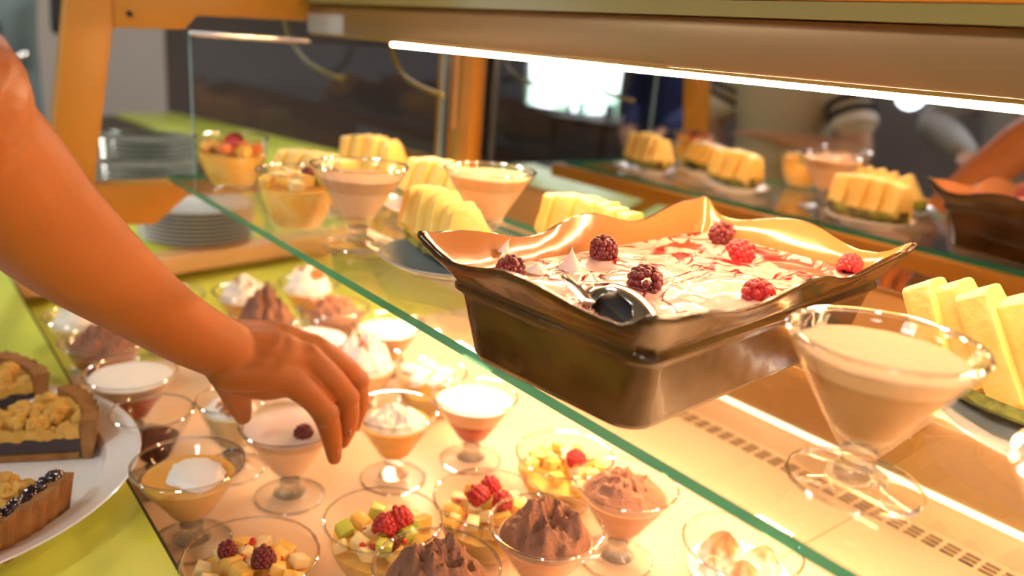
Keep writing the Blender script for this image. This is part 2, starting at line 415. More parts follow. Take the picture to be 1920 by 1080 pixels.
finish('panel', B(-1.80, XR, .008, .02, TZ + .046, -.012), 'brown', o, smooth=False)
finish('bright_strip', B(-1.80, XR, .002, .012, TZ + .0405, TZ + .046), 'lip', o, smooth=False)
finish('lip', B(-1.80, XR, .006, .02, TZ - .02, TZ + .0405), 'trayfloor', o, smooth=False)
tag(finish('case_end_wall', B(.752, .77, .1, .96, -1.12, -.01), 'brown', smooth=False), 'brown right end wall of the case', 'panel')
tag(finish('case_plinth', B(-1.78, XR - .01, .18, .93, -1.12, TZ - .021), 'wood', smooth=False), 'dark plinth below the display tray', 'plinth')

# mirror doors
t = thing('mirror_door', 'long dark mirror door at the back of the case, showing guests and dishes', 'sliding door', (-.27, .95, -.011))
finish('mirror_pane', B(-1.03, 1.02, 0, .006, 0, .245), 'mirror', t, smooth=False)
finish('bottom_track', B(-1.03, 1.02, -.003, .010, -.001, -.0002), 'brown', t, smooth=False)
# orange corner post: two profiles with a groove
t = thing('corner_post', 'orange grooved corner post at the back left of the case', 'post', (-1.365, .95, CZ + .001))
H = .56
finish('outer_profile', B(-.062, -.022, -.016, .02, 0, H, bev=.003), 'orange', t)
finish('inner_profile', B(.016, .060, -.016, .02, 0, H, bev=.003), 'orange', t)
finish('groove', B(-.022, .016, -.004, .02, 0, H), 'olive', t, smooth=False)
bm = bmesh.new(); loft(bm, [(-.004, -.010, .30), (-.002, -.010, .50)], [.004, .004]); finish('lock_rod', bm, 'beigerail', t)

CASE = thing('display_case', 'glass display case with orange frame standing behind the lime counter', 'display case', (-.5, .6, GZ0))
# shelf
bm = B(-1.303, XR, .361, .703, -.0085, 0)
for f in bm.faces:
    f.material_index = 0 if abs(f.normal.z) > .9 else 1
bmesh.ops.recalc_face_normals(bm, faces=bm.faces)
for f in bm.faces: f.material_index = 0 if abs(f.normal.z) > .9 else 1
tag(finish('glass_shelf', bm, None, mats=['shelf', 'shelfedge'], smooth=False), 'long glass shelf with a green edge carrying the brown dish', 'shelf')
tag(finish('shelf_rail', B(-1.34, XR, .690, .712, -.038, -.0095, bev=.002), 'orange'), 'orange rail under the back edge of the glass shelf', 'rail')

t = thing('shelf_light', 'slim light strip under the orange rail at the back of the glass shelf', 'light strip', (0, .680, -.0190))  # added strip, tucked out of sight, to brighten the tray below
finish('housing', B(-1.25, XR, -.008, .0095, 0, .0095), 'steel', t, smooth=False)
finish('diffuser', B(-1.24, XR - .01, -.006, .005, -.0015, -.0001), 'tube2', t, smooth=False)
# end frame
t = thing('end_frame', 'orange metal end frame holding hood and glass shelf', 'frame', (0, 0, 0))
finish('post', prism([(.200, -.068), (.250, -.068), (.2606, .006), (.297, .214), (.305, .62), (.245, .62), (.240, .25), (.2103, .0695)], 'x', -1.348, -1.312, .002), 'orange', t)
bm = bmesh.new(); loft(bm, [(-1.335, .225, -.066), (-1.45, .215, -.14), (-1.58, .205, CZ + .012)], [.016, .016, .016], sub=4); finish('leg', bm, 'orange', t)
finish('upper_arm', prism([(.26, .2125), (.398, .2195), (.418, .241), (.72, .2515), (.72, .34), (.26, .34)], 'x', -1.344, -1.316, .002), 'orange', t)
a = finish('shelf_bracket', prism([(.225, -.0125), (.366, -.0125), (.372, -.0095), (.690, -.0095), (.690, -.034), (.388, -.034), (.338, -.077), (.23, -.070)], 'x', -1.344, -1.300, .002), 'orange', t)
bm = bmesh.new(); loft(bm, [(-1.318, .3206, .2362), (-1.3125, .3206, .2362)], [.0042, .0042]); finish('screw', bm, 'black', t)
bm = bmesh.new(); box(bm, -1.336, -1.328, .41, .884, -.0085, .2105)
bmesh.ops.recalc_face_normals(bm, faces=bm.faces)
for f in bm.faces: f.material_index = 0 if abs(f.normal.x) > .9 else 1
tag(finish('end_pane', bm, None, mats=['pane', 'paneedge'], smooth=False), 'clear glass end pane between the orange frame and the corner post', 'glass pane')
tag(finish('pane_frame', B(-1.337, -1.327, .885, .899, -.0085, .235), 'slate', smooth=False), 'dark blue grey upright at the end of the pane', 'trim')
tag(finish('pane_clamp', B(-1.35, -1.31, .405, .60, .2108, .2205, bev=.002), 'steel'), 'steel clamp strip on top of the glass end pane', 'clamp')

# hood with its tube and an added second tube
t = thing('light_hood', 'warm grey light hood above the glass shelf', 'hood', (0, .6, .2297))
bm = bmesh.new(); box(bm, -1.315, XR, 0, .12, 0, .045, bev=.002); finish('housing', bm, 'hood', t)
finish('end_cap', B(-1.318, -1.19, -.0015, .122, .0, .030, bev=.001), 'hoodcap', t)
finish('top_glass', B(-1.30, XR, -.012, .12, .0455, .0585), 'hoodglass', t, smooth=False)
finish('top_rail', B(-1.31, XR, -.014, .12, .059, .12, bev=.002), 'orange', t)
finish('tube_holder', B(-1.315, XR, .0015, .013, -.0035, -.0002), 'tubehold', t, smooth=False)
bm = bmesh.new(); loft(bm, [(-1.045, .004, -.0062), (XR - .02, .004, -.0062)], [.0024, .0024], n=12, sub=1)
finish('light_tube', bm, 'tube', t)
bm = bmesh.new(); loft(bm, [(-1.045, .098, -.0062), (XR - .02, .098, -.0062)], [.0024, .0024], n=12, sub=1)
finish('light_tube', bm, 'tube', t)  # second tube added behind the front one to soften shadows
# cables
bm = bmesh.new(); loft(bm, [(-1.60, .68, .26), (-1.59, .68, .225), (-1.545, .69, .18), (-1.47, .70, .158), (-1.385, .70, .152)], [.0045] * 5, n=10)
tag(finish('cable', bm, 'cable'), 'yellow cable drooping at the far side of the end pane', 'cable')
bm = bmesh.new(); loft(bm, [(-1.27, .725, .235), (-1.262, .727, .215), (-1.225, .728, .175), (-1.17, .73, .158), (-1.10, .73, .15)], [.0042] * 5, n=10)
tag(finish('cable', bm, 'cable'), 'yellow cable drooping below the hood near the corner post', 'cable')

def adopt(par, *names):
    bpy.context.view_layer.update()
    for n in names:
        for o in [o for o in COL.objects if o.name.split('.')[0] == n and o.parent is None]:
            w_ = o.matrix_world.copy(); o.parent = par; o.matrix_parent_inverse = Matrix.Translation(-par.location)
            for k in ('label', 'category', 'group'):
                if k in o: del o[k]
adopt(CASE, 'end_frame', 'end_pane', 'pane_clamp', 'corner_post', 'case_back', 'case_end_wall', 'case_plinth', 'tray_rim', 'shelf_rail', 'pane_frame')
SC = thing('serving_counter', 'lime green serving counter along the front of the case', 'counter', (-1, 0, GZ0)); adopt(SC, 'counter_top', 'edge_trim', 'counter_front')
SD = thing('side_counter', 'lime green side counter carrying the stacked plates', 'counter', (-2, .5, GZ0)); adopt(SD, 'side_counter_top', 'side_counter_base')
# ================================================================== glassware builders
def martini_parts(t, D=.11, fill=None, top=None, lvl=.80, band=None, bandm=None, topshape=None, mir=None, bot=None):
    """footed cone glass with its pudding; fill up to lvl of the cone"""
    R = D / 2; h = .094
    z0, r0 = .024, .0115
    bm = bmesh.new()
    lathe(bm, [(0, 0), (.0375, 0), (.0395, .0012), (.0395, .0028), (.036, .0045), (.020, .0062), (.0125, .0095), (.0098, .0145), (.0102, .019), (.0112, .0225), (0, .0225)])
    ft = finish('foot', bm, 'cupsolid', t)
    bm = bmesh.new(); lathe(bm, [(.0382, .0004), (.0400, .0004), (.0405, .0016), (.0398, .0030), (.0382, .0032)], closed=True); finish('foot_edge', bm, 'rimglass', ft)
    bm = bmesh.new(); lathe(bm, [(0, .0064), (.0190, .0066), (.0128, .0098), (.0101, .0146), (.0105, .019), (.0116, .0226), (0, .0232)]); finish('stem', bm, 'stemglass', ft)
    wall = .0019
    out = []
    for i in range(9):
        k = i / 8; out.append((r0 + (R - r0) * (k ** .93), z0 - .0013 + (h - z0 - .001) * k))
    inn = [(max(r - wall, 0.002), z + .0015) for r, z in reversed(out[1:])]
    bm = bmesh.new(); lathe(bm, [(0, z0 - .0013)] + out + [(R + .0006, h - .0006), (R, h + .0008), (R - .0012, h + .0012), (R - wall, h + .0002)] + inn + [(r0 * .7, z0 + .003), (0, z0 + .002)])
    finish('bowl', bm, 'cup', t)
    bm = bmesh.new(); lathe(bm, [(R - .0014, h - .0018), (R + .0006, h - .0010), (R + .0007, h + .0004), (R - .0004, h + .0014), (R - .0018, h + .0012), (R - .0024, h - .0002)], closed=True)
    finish('rim', bm, 'rimglass', t)
    fb = .009
    if fill:
        def rin(z):
            k = max(0, (z - z0 + .0013) / (h - z0 - .001)); return max(.003, r0 + (R - r0) * (k ** .93) - wall - .0007)
        zt = z0 + .003 + (h - z0 - .004) * lvl
        zb = zt - band if band else zt
        bm = bmesh.new(); p = [(0, z0 + fb)]
        N = 8
        for i in range(N + 1): z = z0 + fb + (zb - z0 - fb) * (i / N) ** 1.3; p.append((rin(z) if i > 1 else rin(z) * (.72 if i == 0 else .96), z))
        p.append((0, zb)); lathe(bm, p); finish('pudding', bm, fill, t)
        if band:
            bm = bmesh.new(); p = [(0, zb + .0001)]
            for i in range(4): z = zb + .0001 + (zt - zb) * i / 3; p.append((rin(z), z))
            p += [(rin(zt) - .001, zt + .0005), (rin(zt) * .6, zt + .0002), (0, zt)]; lathe(bm, p); finish('upper_layer', bm, bandm, t)
        if top and topshape is None:
            bm = bmesh.new(); r = rin(zt) - .0003
            lathe(bm, [(0, zt + .0004), (r, zt + .0004), (r, zt + .0012), (r - .002, zt + .0020), (r * .5, zt + .0026), (0, zt + .0024)])
            for v in bm.verts:
                if v.co.z > zt + .001: v.co.z += .0009 * noise.noise(v.co * 90)
            finish('top_layer', bm, top, t)
        return rin, zt
    return None, None

def bowl_parts(t, D=.118, h=.068):
    R = D / 2
    out = [(0, 0), (.022, 0), (.0235, .0015)]
    for i in range(1, 10):
        k = i / 9; out.append((.0235 + (R - .0235) * math.sin(k * PI / 2) ** .9, .0015 + (h - .0025) * (1 - math.cos(k * PI / 2)) ** .8 if k < 1 else h - .001))
    bm = bmesh.new()
    inn = [(max(0, r - .0022), z + .003) for r, z in reversed(out[3:-1])]
    lathe(bm, out + [(R + .0005, h), (R - .001, h + .001), (R - .0022, h - .0005)] + inn + [(0, .0045)])
    finish('bowl', bm, 'cup', t)
    bm = bmesh.new(); lathe(bm, [(R - .0014, h - .0018), (R + .0007, h - .0008), (R + .0006, h + .0006), (R - .0006, h + .0014), (R - .002, h + .0008), (R - .0024, h - .0006)], closed=True)
    finish('rim', bm, 'rimglass', t)
    def rin(z):
        for (a, b) in zip(out[2:], out[3:]):
            if a[1] <= z <= b[1] and b[1] > a[1]: k = (z - a[1]) / (b[1] - a[1]); return a[0] + (b[0] - a[0]) * k - .003
        return R - .003
    return rin

def mound(t, name, m, r, z, hgt, seed, amp=.35, freq=2.6, under=.006, ridge=0):
    """irregular scoop of mousse or cream filling a glass up to radius r"""
    bm = bmesh.new(); N, K = 72, 22
    rings = []
    for i in range(K + 1):
        k = i / K; rr = r * k
        ring = []
        for j in range(N if i else 1):
            a = 2 * PI * j / N; x, y = rr * math.cos(a), rr * math.sin(a)
            p = Vector((x / r * freq + seed * 5.1, y / r * freq - seed * 2.7, seed * 1.3))
            f = noise.fractal(p, .8, 2.2, 5)
            fold = 1 - abs(noise.noise(p * .9 + Vector((3, 1, 7)))) * 2.2
            hh = hgt * (1 - k ** 2.6) * (1 + amp * f) + ridge * max(0, fold) * (1 - k ** 3)
            ring.append(bm.verts.new((x, y, z + max(hh, -.002))))
        rings.append(ring)
    for a, b in zip(rings, rings[1:]):
        for j in range(N):
            if len(a) == 1: bm.faces.new((a[0], b[j], b[(j + 1) % N]))
            else: bm.faces.new((a[j], b[j], b[(j + 1) % N], a[(j + 1) % N]))
    low = [bm.verts.new((v.co.x * .93, v.co.y * .93, z - under)) for v in rings[-1]]
    for j in range(N): bm.faces.new((rings[-1][j], low[j], low[(j + 1) % N], rings[-1][(j + 1) % N]))
    bm.faces.new(low)
    return finish(name, bm, m, t, angle=70)

# raspberry: drupelets round a hollow cone
def rasp_mesh(hollow=False, sub=2):
    bm = bmesh.new(); rnd = random.Random(3)
    rows = 6
    for i in range(rows):
        k = i / (rows - 1); z = .0015 + .0155 * k; rr = .0088 * math.cos((k - .28) * 1.55) if k < .98 else .001
        n = max(1, int(2 * PI * rr / .0043))
        for j in range(n):
            a = 2 * PI * (j + .5 * (i % 2)) / n + rnd.uniform(-.1, .1)
            ball(bm, (rr * math.cos(a), rr * math.sin(a), z), .0029 * rnd.uniform(.9, 1.08), sub)
    if not hollow: ball(bm, (0, 0, .009), .008, 2, (1, 1, 1.05))
    return bm
bm = rasp_mesh(); RM = {}
RM['red'] = finish('raspberry', bm, 'rasp'); RM['dark'] = finish('raspberry', rasp_mesh(), 'raspdark'); RM['hollow'] = finish('raspberry', rasp_mesh(True), 'raspdark')
used = set()
def raspberry(kind, loc, rot, label, s=1.0, group=None):
    src = RM[kind]
    o = src if kind not in used else src.copy()
    if kind in used: COL.objects.link(o)
    used.add(kind)
    o.location = loc; o.rotation_euler = rot; o.scale = (s, s, s)
    return tag(o, label, 'raspberry', group)

def chunk_mesh(sx, sy, sz, seed, bev=.0015):
    bm = bmesh.new(); box(bm, -sx / 2, sx / 2, -sy / 2, sy / 2, 0, sz, bev=bev)
    for v in bm.verts: v.co += Vector((noise.noise(v.co * 120 + Vector((seed, 0, 0))), noise.noise(v.co * 120 + Vector((0, seed, 0))), noise.noise(v.co * 120 + Vector((0, 0, seed))))) * .0016
    return bm
CH = {}
def chunk(kind, loc, rot, label, group, s=1):
    key = kind + str(random.randint(0, 2))
    if key not in CH:
        sz = {'coral': (.018, .015, .013), 'mango': (.018, .014, .012), 'palefruit': (.016, .013, .010), 'grape': (.015, .015, .014)}[kind]
        me = finish('fruit_cube', chunk_mesh(*sz, seed=len(CH) * 3.3), kind)
        CH[key] = me; o = me
    else: o = CH[key].copy(); COL.objects.link(o)
    o.location = loc; o.rotation_euler = rot; o.scale = (s, s, s)
    return tag(o, label, 'fruit piece', group)

def fruit_salad(name_txt, short, loc, D, h, seed, n=16, berries=(), grapes=2, fillz=.62, mix=('mango', 'palefruit')):
    rnd = random.Random(seed); random.seed(seed)
    t = thing('fruit_salad_bowl', name_txt, 'fruit bowl', loc)
    rin = bowl_parts(t, D, h)
    zt = h * fillz
    bm = bmesh.new(); p = [(0, .006)]
    for i in range(9): z = .006 + (zt - .006) * i / 8; p.append((max(.004, rin(z) - .0012), z))
    p.append((0, zt)); lathe(bm, p)
    for v in bm.verts:
        if v.co.z > zt * .98: v.co.z += .002 * noise.noise(v.co * 150)
    finish('fruit_mix', bm, 'mango', t)
    g = 'fruit cubes in the ' + short
    k = 0; pts = []
    while len(pts) < n and k < 900:
        k += 1
        a = rnd.uniform(0, 2 * PI); r = math.sqrt(rnd.uniform(0, 1)) * (D / 2 - .014)
        x, y = r * math.cos(a), r * math.sin(a)
        if all((x - q[0]) ** 2 + (y - q[1]) ** 2 > .0155 ** 2 for q in pts): pts.append((x, y))
    for i, (x, y) in enumerate(pts):
        r = math.hypot(x, y)
        kind = 'grape' if i < grapes else mix[i % 2]
        chunk(kind, (loc[0] + x, loc[1] + y, loc[2] + zt - .003 + .012 * (1 - (r / (D / 2)) ** 2)), (rnd.uniform(-.45, .45), rnd.uniform(-.45, .45), rnd.uniform(0, 6)),
              ('coral red' if kind == 'coral' else 'green' if kind == 'grape' else 'yellow' if kind == 'mango' else 'pale') + ' fruit piece in the ' + short, g + ' ' + kind)
    for (bx, by, bz, kd, lab, s) in berries:
        raspberry(kd, (loc[0] + bx, loc[1] + by, loc[2] + zt + .012 + bz), (rnd.uniform(-.8, .8), rnd.uniform(-.8, .8), rnd.uniform(0, 6)), lab, s)
    return t, zt

def poms(loc, zt, D, pts, where):
    """pomegranate seeds scattered on a salad, each one a thing"""
    for i, (x, y) in enumerate(pts):
        key = 'pom'
        if key not in CH:
            bm = bmesh.new(); ball(bm, (0, 0, 0), .0034, 2, (1, .8, 1.25)); o = finish('pomegranate_seed', bm, 'pom'); CH[key] = o
        else: o = CH[key].copy(); COL.objects.link(o)
        o.location = (loc[0] + x, loc[1] + y, loc[2] + zt + .0135); o.rotation_euler = (i * 1.3, i * .7, i)
        tag(o, 'red pomegranate seed on the ' + where, 'seed', 'pomegranate seeds on the ' + where)

# ================================================================== tray desserts
T = TZ
def martini(label, x, y, z=T, cat='dessert glass', D=.11, rotz=0, name='dessert_glass', **k):
    t = thing(name, label, cat, (x, y, z), rotz)
    rin, zt = martini_parts(t, D, **k)
    return t, rin, zt

# chocolate mousse glasses
def choc(label, x, y, seed, light=False, hgt=.022, ridge=.010, D=.11, lvl=.80):
    t, rin, zt = martini(label, x, y, fill='moussefill', lvl=lvl, D=D, name='mousse_glass')
    mound(t, 'mousse', 'mousselight' if light else 'mousse', rin(zt) - .002, zt + .0003, hgt, seed, .70, 2.9, ridge=ridge, under=.0001)
    return t
choc('chocolate mousse glass nearest the bottom edge of the photo', -.478, .336, 1.3, hgt=.022, ridge=.012)
choc('chocolate mousse glass with a deep folded scoop, beside the raspberry fruit bowls', -.475, .457, 2.9, hgt=.020, ridge=.014)
choc('light brown mousse glass just in front of the green shelf edge', -.489, .579, 4.2, True, hgt=.017, ridge=.008)
choc('dark mousse glass half under the forearm next to the lime counter', -1.13, .218, 5.5, hgt=.022)
choc('tall peaked chocolate mousse right above the back of the hand', -1.134, .449, 6.1, hgt=.042, ridge=.004)
choc('reddish brown mousse glass behind the white puddings', -1.125, .560, 7.7, True, hgt=.018, ridge=.010)

# creamy glasses
martini('pudding glass with white top over a red berry layer, near the dish corner', -.742, .565, fill='redj', top='creamtop', lvl=.88, band=.022, bandm='pannaband')
t, rin, zt = martini('yellow jelly glass with spread white cream, right of the fingers', -.754, .456, D=.104, fill='yellow', lvl=.78, band=.012, bandm='yellow')
mound(t, 'cream', 'cream', rin(zt) - .004, zt + .0004, .008, 3.3, .9, 3.5, ridge=.006, under=.0001)
t, rin, zt = martini('orange pudding glass with a slanted white cream spoonful by the tart plate', -.75, .214, fill='orangej', lvl=.78)
bm = bmesh.new(); ball(bm, (.004, .006, zt + .001), .033, 4, (1, .82, .30), .18, 1.6, 2, flat=zt + .0004); finish('cream', bm, 'creamtop', t)
t, rin, zt = martini('white pudding glass under the forearm beside the dark mousse', -1.005, .222, fill='redj', top='creamtop', lvl=.90, band=.016, bandm='pannaband')
martini('overexposed white pudding glass with orange base, just left of the shelf edge', -1.022, .599, fill='orangej', top='creamtop', lvl=.84, band=.026, bandm='pannaband')
martini('white pudding glass right behind the knuckles', -1.03, .478, fill='peach', top='creamtop', lvl=.88)
t, rin, zt = martini('clear glass with a little dark red sauce at the edge of the tart plate', -.885, .215, D=.09, fill='sauce', lvl=.50)
martini('yellow pudding glass mostly hidden under the forearm', -.957, .343, D=.08, fill='yellow', lvl=.75, top='yellow')
# the glass being lifted
held, rin, zt = martini('footed glass of pale pink cream gripped by the reaching hand', -.780, .334, fill='peach', top='pink', lvl=.93, band=.010, bandm='pannaband')
raspberry('dark', (-.757, .343, T + zt + .002), (1.1, .2, .6), 'single dark raspberry on the pink cream under the index finger', .95)

# whipped toppings
def creamy(label, x, y, seed, D=.105, tops=((0, 0),), h=.03, fill='yellow', R=1.0):
    t, rin, zt = martini(label, x, y, D=D, fill=fill, lvl=.80)
    mound(t, 'whipped_cream', 'cream', rin(zt) - .003, zt + .0003, h, seed, .5, 2.5, ridge=.008, under=.0001)
    for i, (a, b) in enumerate(tops):
        bm = bmesh.new(); ball(bm, (a, b, zt + h * .93), .015 * R, 3, (1.25, .8, .55), .5, 2.2, seed + i); finish('topping', bm, 'topping', t)
    return t
creamy('cream glass with orange brown topping in the far tray corner by the shelf edge', -1.262, .577, 1.5, tops=((-.012, .0), (.012, .008)), h=.034)
creamy('cream glass with an orange brown topping behind the peaked mousse', -1.262, .463, 2.5, tops=((.0, .0), (-.018, .004)), h=.026)
creamy('cream glass with crumbs beside the upper side of the wrist', -1.29, .352, 3.5, tops=((-.012, .0), (.012, -.01)), h=.026)
creamy('cream glass with a red brown topping behind the fingertips', -.915, .500, 4.5, tops=((-.004, .0),), h=.038, fill='peach')
creamy('cream glass with an orange fruit piece next to the thumb', -.872, .300, 5.5, D=.08, tops=((.006, -.006),), h=.008, fill='palefruit', R=.9)
t, rin, zt = martini('whitish cream glass at the left end beside the lime counter', -1.245, .212, D=.10, fill='palefruit', lvl=.82)
mound(t, 'whipped_cream', 'cream', rin(zt) - .003, zt + .0003, .018, 9.5, .6, 2.5, ridge=.010, under=.0001)

# meringue bowls
def kiss(bm, c, r, h, seed):
    N = 40; rings = []
    for i in range(15):
        k = i / 14; rr = r * (1 - k) ** .62 * (1 + .12 * math.sin(k * 3)) ; z = h * k ** .9
        rings.append([(c[0] + rr * (1 + .13 * math.cos(6 * (2 * PI * j / N) + k * 3.5)) * math.cos(2 * PI * j / N) + .15 * r * k * k, c[1] + rr * (1 + .13 * math.cos(6 * (2 * PI * j / N) + k * 3.5)) * math.sin(2 * PI * j / N), c[2] + z) for j in range(N)])
    rings_mesh(bm, rings)
m = mat('torched meringue', (.93, .86, .74), .5, sss=.25, sssr=(.005, .003, .002))
nt = m.node_tree; b = nt.nodes['Principled BSDF']; tcn = nt.nodes.new('ShaderNodeTexCoord'); sx = nt.nodes.new('ShaderNodeSeparateXYZ')
nz = nt.nodes.new('ShaderNodeTexNoise'); nz.inputs['Scale'].default_value = 60; nt.links.new(tcn.outputs['Object'], nz.inputs['Vector']); nt.links.new(tcn.outputs['Object'], sx.inputs[0])
ad = nt.nodes.new('ShaderNodeMath'); ad.operation = 'MULTIPLY_ADD'; ad.inputs[1].default_value = .030
nt.links.new(nz.outputs['Fac'], ad.inputs[0]); nt.links.new(sx.outputs['Z'], ad.inputs[2])
cr = nt.nodes.new('ShaderNodeValToRGB'); e = cr.color_ramp.elements
e[0].position = .46; e[0].color = (.94, .87, .76, 1); e[1].position = 1; e[1].color = (.16, .05, .015, 1)
q = cr.color_ramp.elements.new(.70); q.color = (.62, .30, .13, 1)
mr = nt.nodes.new('ShaderNodeMapRange'); mr.inputs[1].default_value = .0; mr.inputs[2].default_value = .046
nt.links.new(ad.outputs[0], mr.inputs[0]); nt.links.new(mr.outputs[0], cr.inputs['Fac']); nt.links.new(cr.outputs['Color'], b.inputs['Base Color'])
M['torch'] = m
t = thing('meringue_bowl', 'glass bowl with torched meringue peaks right under the green shelf edge', 'dessert bowl', (-.374, .630, T))
rin = bowl_parts(t, .118, .068)
bm = bmesh.new(); p = [(0, .006)] + [(max(.004, rin(.006 + .034 * i / 8) - .0012), .006 + .034 * i / 8) for i in range(9)] + [(0, .040)]; lathe(bm, p); finish('cream', bm, 'creamtop', t)
for i, (a, b_, r, h, lb) in enumerate(((-.023, .0, .021, .031, 'left'), (.012, .022, .018, .024, 'back'), (.019, -.017, .018, .026, 'front'), (-.012, -.026, .013, .018, 'small'))):
    bm = bmesh.new(); kiss(bm, (0, 0, 0), r, h, i)
    o = tag(finish('meringue_kiss', bm, 'torch', loc=(-.374 + a, .630 + b_, T + .0405)), ['largest torched meringue peak, left in the bowl under the shelf edge', 'meringue peak with the dark tip, farthest back in its bowl',
            'broad meringue peak at the right front of its bowl', 'smallest meringue peak at the front rim of its bowl'][i], 'meringue', 'meringue peaks')
    o.rotation_euler.z = i * 1.7
fruit_salad('bowl of white meringue bits and fruit between the white puddings', 'bowl with the white meringue bits', (-.885, .592, T), .104, .066, 31, n=6, grapes=0)
for i, (a, b_) in enumerate(((-.022, .012), (.010, .018), (.026, -.008), (-.008, -.012), (-.028, -.018), (.012, -.030))):
    bm = bmesh.new(); ball(bm, (0, 0, .006), .013, 3, (1.1, .9, .7), .35, 2.0, i + 3)
    tag(finish('meringue_piece', bm, 'creamtop', loc=(-.885 + a, .592 + b_, T + .056), rotz=i), 'broken white meringue piece on the fruit bowl between the white puddings', 'meringue', 'white meringue pieces')

# fruit salads on the tray
def F(*a, **k): return fruit_salad(*a, **k)
t, zt = F('fruit bowl with green grapes and two big raspberries', 'bowl with green grapes and two big raspberries', (-.597, .352, T), .116, .068, 11, n=17, grapes=5,
  berries=((.010, -.006, .004, 'red', 'large front raspberry in the bowl with green grapes', 1.15), (.012, .016, .006, 'red', 'raspberry leaning behind the large one in the green grape bowl', 1.15), (.024, -.002, -.003, 'dark', 'small dark raspberry at the right in the green grape bowl', .7)))
poms((-.597, .352, T), zt, .116, ((-.006, -.016), (.020, -.022), (-.002, .028), (.028, .008), (.014, -.030)), 'fruit bowl with green grapes')
t, zt = F('fruit bowl with a cluster of three raspberries in the middle of the tray', 'bowl with the three clustered raspberries', (-.575, .465, T), .116, .068, 12, n=18, grapes=0,
  berries=((-.004, -.004, .006, 'red', 'front raspberry of the cluster of three on the middle fruit bowl', 1.1), (-.012, .016, .008, 'red', 'rear raspberry of the cluster of three on the middle fruit bowl', 1.0), (.012, .012, .005, 'red', 'right raspberry of the cluster of three on the middle fruit bowl', 1.0)))
poms((-.575, .465, T), zt, .116, ((-.030, -.006), (-.026, -.020), (-.012, -.026), (.004, -.028), (-.018, -.010), (-.036, .006)), 'middle fruit bowl')
t, zt = F('pale fruit bowl with one raspberry below the dish corner', 'pale bowl below the brown dish corner', (-.603, .598, T), .116, .068, 13, n=18, grapes=0,
  berries=((.018, .006, .006, 'red', 'single bright raspberry on the pale fruit bowl below the dish', 1.1),), mix=('palefruit', 'mango'))
poms((-.603, .598, T), zt, .116, ((-.022, .004), (-.012, -.004), (-.016, -.014), (-.002, .002), (.002, -.012)), 'pale fruit bowl below the dish')
t, zt = F('fruit bowl with pomegranate seeds at the bottom edge beside the lime counter', 'bowl at the bottom edge beside the counter', (-.609, .224, T), .12, .068, 14, n=17, grapes=0, 
  berries=((.010, .008, .004, 'dark', 'dark raspberry on the pomegranate fruit bowl at the bottom edge', 1.0), (-.022, -.012, .004, 'dark', 'dark raspberry at the left of the pomegranate fruit bowl', .8)))
poms((-.609, .224, T), zt, .12, ((-.020, .020), (-.010, .012), (-.028, .006), (-.016, -.002), (-.034, .014), (.020, -.012), (-.006, -.014), (.026, .006), (.004, .026)), 'fruit bowl at the bottom edge')

# ================================================================== on the shelf
def amber(label, x, y, lvl=.86, D=.11, pale=False):
    return martini(label, x, y, 0.0002, fill='peach' if pale else 'panna', top='foam', lvl=lvl, band=.010 if not pale else .014, bandm='pannaband', D=D, name='pudding_glass')
amber('big amber pudding glass with foam on top at the right of the shelf', -.199, .445, lvl=.86)
amber('amber pudding glass cut off by the right edge of the photo', -.048, .378)
amber('peach coloured pudding glass in front of the sliced pineapples on the left', -.812, .432, lvl=.80, pale=True)
amber('peach coloured pudding glass near the orange corner post', -.755, .574, lvl=.90, pale=True)
t, zt = F('round fruit bowl with a dark berry at the left on the shelf', 'round bowl beside the left peach pudding', (-.912, .402, 0.0002), .098, .072, 21, n=11, grapes=1, fillz=.72,
  berries=((.004, .012, .0, 'dark', 'dark berry on the round fruit bowl on the shelf', .8), (.016, .006, -.001, 'dark', 'second dark berry on the round fruit bowl on the shelf', .7)))
t, zt = F('farthest fruit bowl with red fruit at the left end of the shelf', 'farthest bowl on the shelf', (-1.185, .420, 0.0002), .106, .074, 22, mix=('coral', 'mango'), n=12, grapes=1, fillz=.68,
  berries=((.006, .008, .002, 'dark', 'dark berry on the farthest fruit bowl', 1.0), (-.014, .002, .0, 'red', 'red berry at the left on the farthest fruit bowl', .9), (.022, -.002, .0, 'red', 'red berry at the right on the farthest fruit bowl', .9)))

# plates and pineapples
def plate(label, x, y, z, R, mname='china', cat='plate', foot=.6, hh=.016, group=None, name='plate'):
    bm = bmesh.new(); f = R * foot
    lathe(bm, [(0, .003), (f - .004, .003), (f - .003, 0), (f, 0), (f + .002, .003), (R * .86, hh * .55), (R - .001, hh - .001), (R, hh), (R - .002, hh + .0008), (R * .84, hh * .62 + .001), (f + .002, .0062), (f - .003, .0052), (0, .0052)], 72)
    return tag(finish(name, bm, mname, loc=(x, y, z)), label, cat, group)

